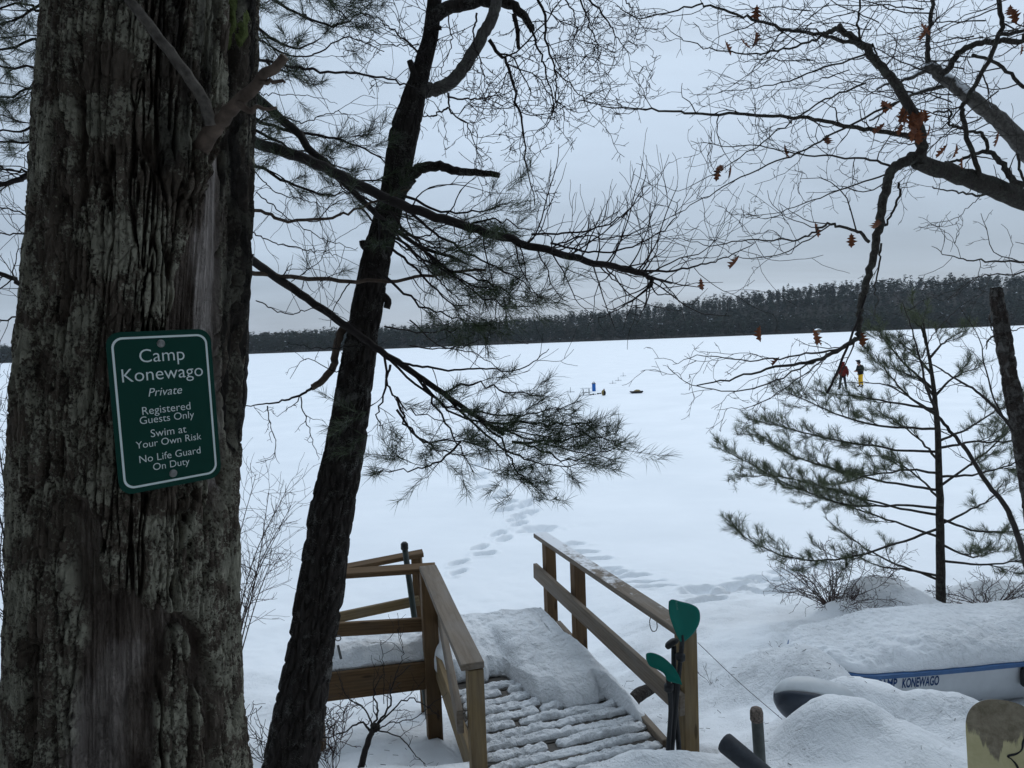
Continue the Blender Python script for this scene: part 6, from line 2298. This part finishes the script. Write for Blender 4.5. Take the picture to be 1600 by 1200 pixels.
def person(base, yaw, label, coat, legs, boots, hood, h=1.0, head_fwd=0.0, bend=0.0, arms=None, hat='black_cloth', stance=0.16):
    o_ = thing('person', base, label, 'person')
    o_.rotation_euler = (0, 0, yaw)
    o_.scale = (h, h, h)
    f = -1.0                                     # local -y is forward
    ch = (0, f * bend * 0.5, 1.30)
    nk = (0, f * bend * 0.8, 1.47)
    hd = (0, f * (bend + head_fwd * 0.6), 1.58)
    ht_ = (0, f * (bend + head_fwd), 1.70)
    arms = arms or {'L': [(-0.30, 0.0, 1.10), (-0.33, f * 0.06, 0.84)], 'R': [(0.30, 0.0, 1.10), (0.33, f * 0.06, 0.84)]}
    J = {'pel': ((0, 0, 0.95), 0.11), 'ch': (ch, 0.15), 'nk': (nk, 0.06), 'hd': (hd, 0.095), 'ht': (ht_, 0.085)}
    E = [('pel', 'ch'), ('ch', 'nk'), ('nk', 'hd'), ('hd', 'ht')]
    for s, sx in (('L', -1), ('R', 1)):
        J['sh' + s] = ((sx * 0.19, ch[1], 1.38), 0.065)
        J['el' + s] = (arms[s][0], 0.05)
        J['wr' + s] = (arms[s][1], 0.036)
        hx, hy, hz = (Vector(arms[s][1]) + (Vector(arms[s][1]) - Vector(arms[s][0])).normalized() * 0.10)
        J['ha' + s] = ((hx, hy, hz), 0.035)
        J['kn' + s] = ((sx * (0.10 + stance * 0.3), f * 0.02, 0.50), 0.052)
        J['an' + s] = ((sx * (0.10 + stance * 0.6), 0.02, 0.09), 0.048)
        J['to' + s] = ((sx * (0.12 + stance * 0.65), f * 0.15, 0.05), 0.042)
        J['hi' + s] = ((sx * 0.09, 0, 0.88), 0.066)
        E += [('ch', 'sh' + s), ('sh' + s, 'el' + s), ('el' + s, 'wr' + s), ('wr' + s, 'ha' + s), ('pel', 'hi' + s), ('hi' + s, 'kn' + s), ('kn' + s, 'an' + s), ('an' + s, 'to' + s)]
    skin_body('body', J, E, 'pel', M['skin'], o_)
    K = {'he': ((0, ch[1] * 0.2, 0.78), (0.235 if hood else 0.19, 0.18)), 'wa': ((0, ch[1] * 0.5, 1.02), (0.22, 0.165)), 'ch': (ch, (0.21, 0.17)), 'nk': ((0, nk[1], 1.50), (0.13, 0.12))}
    E = [('he', 'wa'), ('wa', 'ch'), ('ch', 'nk')]
    for s, sx in (('L', -1), ('R', 1)):
        K['sh' + s] = ((sx * 0.21, ch[1], 1.385), 0.09)
        K['el' + s] = (arms[s][0], 0.085)
        K['wr' + s] = (arms[s][1], 0.065)
        E += [('ch', 'sh' + s), ('sh' + s, 'el' + s), ('el' + s, 'wr' + s)]
    skin_body('coat', K, E, 'ch', M[coat], o_)
    T_ = {'pel': ((0, 0, 0.92), (0.16, 0.13))}
    E = []
    for s, sx in (('L', -1), ('R', 1)):
        T_['hi' + s] = ((sx * 0.09, 0, 0.80), 0.09)
        T_['kn' + s] = ((sx * (0.10 + stance * 0.3), f * 0.02, 0.50), 0.075)
        T_['an' + s] = ((sx * (0.10 + stance * 0.6), 0.02, 0.14), 0.075)
        E += [('pel', 'hi' + s), ('hi' + s, 'kn' + s), ('kn' + s, 'an' + s)]
    skin_body('trousers', T_, E, 'pel', M[legs], o_)
    for s, sx in (('L', -1), ('R', 1)):
        B_ = {'a': ((sx * (0.10 + stance * 0.6), 0.03, 0.20), 0.068), 'b': ((sx * (0.10 + stance * 0.6), 0.03, 0.06), 0.062), 'c': ((sx * (0.12 + stance * 0.65), f * 0.16, 0.048), 0.048)}
        skin_body('boot', B_, [('a', 'b'), ('b', 'c')], 'b', M[boots], o_)
    if hood:
        H_ = {'a': ((0, nk[1] + 0.03, 1.45), 0.12), 'b': ((0, hd[1] + 0.035, 1.59), 0.125), 'c': ((0, ht_[1] + 0.035, 1.71), 0.105)}
        skin_body('hood', H_, [('a', 'b'), ('b', 'c')], 'b', M[coat], o_)
    else:
        H_ = {'a': ((0, hd[1] + 0.05, hd[2] + 0.01), 0.09), 'b': ((0, ht_[1] + 0.02, ht_[2] - 0.03), 0.116), 'c': ((0, ht_[1] + 0.01, ht_[2] + 0.05), 0.085)}
        skin_body('hat', H_, [('a', 'b'), ('b', 'c')], 'b', M[hat], o_)
    # face: eyes, nose, mouth, ears
    fx = M['black_cloth']
    fv, ff = tubes_mesh([([Vector((0, hd[1] - 0.09, hd[2] + 0.035)), Vector((0, hd[1] - 0.115, hd[2] + 0.005)), Vector((0, hd[1] - 0.10, hd[2] - 0.005))], [0.008, 0.014, 0.010])])
    n_ = make_mesh('nose', fv, ff); n_.materials.append(M['skin'])
    no = bpy.data.objects.new('nose', n_); COL.objects.link(no); no.parent = o_
    for s in (-1, 1):
        fv, ff = tubes_mesh([([Vector((s * 0.026, hd[1] - 0.085, hd[2] + 0.04)), Vector((s * 0.044, hd[1] - 0.082, hd[2] + 0.04))], [0.007, 0.007])])
        n_ = make_mesh('eye', fv, ff); n_.materials.append(fx)
        no = bpy.data.objects.new('eye', n_); COL.objects.link(no); no.parent = o_
    fv, ff = tubes_mesh([([Vector((-0.022, hd[1] - 0.09, hd[2] - 0.035)), Vector((0.022, hd[1] - 0.09, hd[2] - 0.035))], [0.006, 0.006])])
    n_ = make_mesh('mouth', fv, ff); n_.materials.append(M['red_cloth'])
    no = bpy.data.objects.new('mouth', n_); COL.objects.link(no); no.parent = o_
    return o_


def on_ice(px, py):
    p_ = PZ(px, py, 0.0)
    p_.z = float(ground_z(np.array([p_.x]), np.array([p_.y]), False)[0])
    return p_


person(on_ice(1317, 609), math.radians(172), 'person in a dark red hooded coat standing on the ice with back turned', 'red_cloth', 'navy_cloth', 'black_cloth', True, 1.0, 0.05, 0.0, {'L': [(-0.29, 0.02, 1.08), (-0.30, -0.08, 0.86)], 'R': [(0.29, 0.02, 1.08), (0.31, -0.06, 0.84)]}, stance=0.14)
person(on_ice(1345, 605), math.radians(-80), 'person in a black jacket and yellow waterproof trousers looking down beside the red coat', 'black_cloth', 'yellow_cloth', 'black_cloth', False, 0.97, 0.13, 0.08,
       {'L': [(-0.24, -0.10, 1.08), (-0.10, -0.36, 1.05)], 'R': [(0.24, -0.10, 1.08), (0.10, -0.36, 1.05)]}, stance=0.05)

# blue upright bag
b0 = on_ice(928, 611)
k_ = b0.y / FPX
bag = thing('gear_bag', b0, 'blue upright cylindrical gear bag with a top handle standing on the ice', 'bag')
hw, hh = 2.9 * k_, 13.0 * k_
V, F = tubes_mesh([([b0 + Vector((0.1 * k_, 0, z * hh)) for z in (0.0, 0.01, 0.03, 0.3, 0.6, 0.9, 0.94, 0.96)], [hw * q for q in (0.8, 0.93, 1.0, 1.02, 0.98, 1.0, 0.92, 0.6)])])
obj('body', V, F, M['blue_plastic'], bag)
V, F = tubes_mesh([([b0 + Vector((0, 0, hh * z)) for z in (0.88, 0.89, 0.94, 0.95)], [hw * 1.0, hw * 1.15, hw * 1.15, hw * 0.9])])
obj('rim', V, F, M['navy_cloth'], bag)
V, F = tubes_mesh([(catmull([b0 + Vector((-hw * 0.5, 0, hh * 0.95)), b0 + Vector((-hw * 0.3, 0, hh * 1.08)), b0 + Vector((hw * 0.3, 0, hh * 1.08)), b0 + Vector((hw * 0.5, 0, hh * 0.95))], 12), [0.02] * 13)])
obj('handle', V, F, M['navy_cloth'], bag)
# dark row of tackle on the snow
r0_, r1_ = on_ice(923.5, 617.5), on_ice(938, 615.5)
for i in range(5):
    q = r0_.lerp(r1_, i / 4)
    bm = bmesh.new()
    bmesh.ops.create_cube(bm, size=1.0)
    bmesh.ops.bevel(bm, geom=list(bm.edges), offset=0.18, segments=2, affect='EDGES')
    s = 1.9 * k_ * (1 + 0.25 * math.sin(i * 2.3))
    bmesh.ops.transform(bm, matrix=Matrix.Translation(q + Vector((0, 0, s * 0.42))) @ Matrix.Rotation(i * 0.7, 4, 'Z') @ Matrix.Diagonal((s * 1.5, s, s * 0.85, 1)), verts=bm.verts)
    tag(obj_bm('tackle_box', bm, M['black'], None, loc=q), 'small black tackle box in a row on the ice in front of the blue bag', 'box', 'black tackle boxes in a row on the ice')
# kit bag with tan and black cloth
q = on_ice(943, 618.5)
kit = thing('backpack', q, 'tan and black backpack standing on the ice right of the black boxes', 'backpack')
bm = bmesh.new()
bmesh.ops.create_icosphere(bm, subdivisions=3, radius=1.0)
for v in bm.verts:
    c = v.co.copy()
    v.co = q + Vector((c.x * 2.8 * k_, c.y * 2.2 * k_, 4.0 * k_ + c.z * 4.2 * k_ * (1 + 0.15 * mnoise.noise(c * 2))))
obj_bm('body', bm, M['tan'], kit, smooth=True)
bm = bmesh.new()
bmesh.ops.create_icosphere(bm, subdivisions=3, radius=1.0)
for v in bm.verts:
    c = v.co.copy()
    v.co = q + Vector((1.4 * k_ + c.x * 1.9 * k_, -1.2 * k_ + c.y * 1.6 * k_, 3.6 * k_ + c.z * 3.6 * k_))
obj_bm('pocket', bm, M['black_cloth'], kit, smooth=True)
V, F = tubes_mesh([(catmull([q + Vector((0.5 * k_, 0, 7 * k_)), q + Vector((1 * k_, 0, 9.6 * k_)), q + Vector((1.8 * k_, 0, 7 * k_))], 8), [0.02] * 9)])
obj('strap', V, F, M['red_cloth'], kit)
# sled with a load
s0 = on_ice(994.5, 614.3)
ks = s0.y / FPX
sled = thing('sled', s0, 'long dark sled with a tan load on the ice right of the blue bag', 'sled')
Vs, n1 = [], 16
for i in range(n1):
    t = i / (n1 - 1)
    x = (-10.3 + 20.6 * t) * ks
    e = min(1, min(t, 1 - t) / 0.14)
    wd = 4.5 * ks * (0.6 + 0.4 * e)
    zb = 0.02 + 1.7 * ks * (1 - e) ** 1.5
    zt = 3.2 * ks + 0.4 * ks * (1 - e)
    for y, z in ((-wd, zt), (-wd * 0.85, zb), (wd * 0.85, zb), (wd, zt), (wd * 0.9, zt - 0.03), (wd * 0.78, zb + 0.04), (-wd * 0.78, zb + 0.04), (-wd * 0.9, zt - 0.03)):
        Vs.append((s0.x + x, s0.y + y, s0.z + z))
ids = np.arange(n1 * 8).reshape(n1, 8)
F = np.stack([ids[:-1], np.roll(ids[:-1], -1, 1), np.roll(ids[1:], -1, 1), ids[1:]], -1).reshape(-1, 4)
obj('body', Vs, [F, ids[:1, ::-1], ids[-1:, :]], M['black'], sled, smooth=False)
bm = bmesh.new()
bmesh.ops.create_icosphere(bm, subdivisions=3, radius=1.0)
for v in bm.verts:
    c = v.co.copy()
    v.co = s0 + Vector((1.2 * ks + c.x * 5.4 * ks, c.y * 3 * ks, 3.4 * ks + max(-0.6, c.z) * 2.2 * ks * (1 + 0.3 * mnoise.noise(c * 2.2))))
tag(obj_bm('tarpaulin', bm, M['tan'], None, loc=s0 + Vector((0, 0, 2.8 * ks)), smooth=True), 'tan bundled tarpaulin lying in the long dark sled', 'tarpaulin')
# folding frame beside the bag
fa, fb_ = on_ice(911.5, 618), on_ice(920.5, 616.5)
kf = fa.y / FPX
fr_o = thing('folding_table', fa, 'pale folding camp table frame on the ice left of the blue bag', 'table')
top_z = 10.5 * kf
board('table_top', fa + Vector((0, 0, top_z)), fb_ + Vector((0, 0, top_z + 0.3 * kf)), 0.5, 0.03, M['hull_pale'], fr_o)
for a in (fa, fb_):
    for dy in (-0.2, 0.2):
        board('leg', a + Vector((0, dy, 0)), a + Vector((0, dy, top_z - 0.02)), 0.03, 0.03, M['steel'], fr_o, up=(0, 1, 0))
board('shelf', fa + Vector((0, 0, 4 * kf)), fb_ + Vector((0, 0, 4 * kf)), 0.38, 0.02, M['steel'], fr_o)
# tip-ups: fishing flags over the holes
for (x, y, h_, lab) in ((957.5, 600, 5, 'thin fishing tip-up flag on the ice just right of the blue bag'), (966, 595, 6, 'thin fishing tip-up flag, middle of the three beyond the blue bag'), (973.8, 588, 6.5, 'thin fishing tip-up flag farthest of the three beyond the blue bag'), (1512, 566, 8, 'thin fishing tip-up flag on the ice between the young pine and the birch'), (1559, 634, 14, 'red-marked fishing tip-up beside the birch trunk'), (891.5, 613, 8.5, 'thin fishing tip-up flag at the tips of the pine needles')):
    q = on_ice(x, y)
    kk = q.y / FPX
    tu = thing('tip_up', q, lab, 'tip-up', 'fishing tip-ups on the ice')
    V, F = tubes_mesh([([q, q + Vector((0, 0, h_ * kk * 0.5)), q + Vector((0, 0, h_ * kk))], [0.022, 0.018, 0.015])])
    obj('stick', V, F, M['steel'], tu)
    board('cross_piece', q + Vector((-0.28, 0, 0.05)), q + Vector((0.28, 0, 0.05)), 0.05, 0.03, M['steel'], tu)
    if h_ > 10:
        board('flag', q + Vector((0, 0, h_ * kk * 0.55)), q + Vector((0, 0, h_ * kk * 0.95)), 0.06, 0.02, M['red_cloth'], tu, up=(0, -1, 0))
# cabin on the far shore
cq = PZ(1284, 517, 0.5)
ys_ = float(shore_y(np.array([cq.x]))[0])
cx0 = (1284 - 800) / FPX * ys_
cab = thing('cabin', (cx0, ys_ + 6, 0.8), 'tiny snow-roofed cabin among the trees on the far shore', 'cabin')
bm = bmesh.new()
bmesh.ops.create_cube(bm, size=1.0)
bmesh.ops.transform(bm, matrix=Matrix.Translation((cx0, ys_ + 6, 1.9)) @ Matrix.Diagonal((4.2, 5, 2.2, 1)), verts=bm.verts)
obj_bm('wall', bm, M['plank_brown'], cab)
bm = bmesh.new()
pr = [(-2.5, 2.4), (0, 3.7), (2.5, 2.4), (2.3, 2.4), (0, 3.45), (-2.3, 2.4)]
for s in (-3.0, 3.0):
    pass
a_ = [bm.verts.new((cx0 + x, ys_ + 2.8, z + 0.5)) for x, z in pr]
b_ = [bm.verts.new((cx0 + x, ys_ + 9.2, z + 0.5)) for x, z in pr]
for i in range(6):
    j = (i + 1) % 6
    bm.faces.new((a_[i], a_[j], b_[j], b_[i]))
for r_ in (a_[::-1], b_):
    bm.faces.new((r_[0], r_[1], r_[4], r_[5])); bm.faces.new((r_[1], r_[2], r_[3], r_[4]))
obj_bm('roof', bm, M['snow_soft'], cab)


# ------------------------------------------------------------------ thin winter air over the lake
hz_m = bpy.data.materials.new('haze')
hz_m.use_nodes = True
t = hz_m.node_tree
t.nodes.clear()
pv = N(t, 'ShaderNodeVolumePrincipled')
pv.inputs['Color'].default_value = (0.82, 0.91, 1.0, 1)
pv.inputs['Density'].default_value = 0.00009
mo = N(t, 'ShaderNodeOutputMaterial')
t.links.new(pv.outputs[0], mo.inputs['Volume'])
bm = bmesh.new()
bmesh.ops.create_cube(bm, size=1.0)
bmesh.ops.transform(bm, matrix=Matrix.Translation((0, 650, 53)) @ Matrix.Diagonal((3400, 1900, 210, 1)), verts=bm.verts)
tag(obj_bm('haze', bm, hz_m, None), kind='stuff')
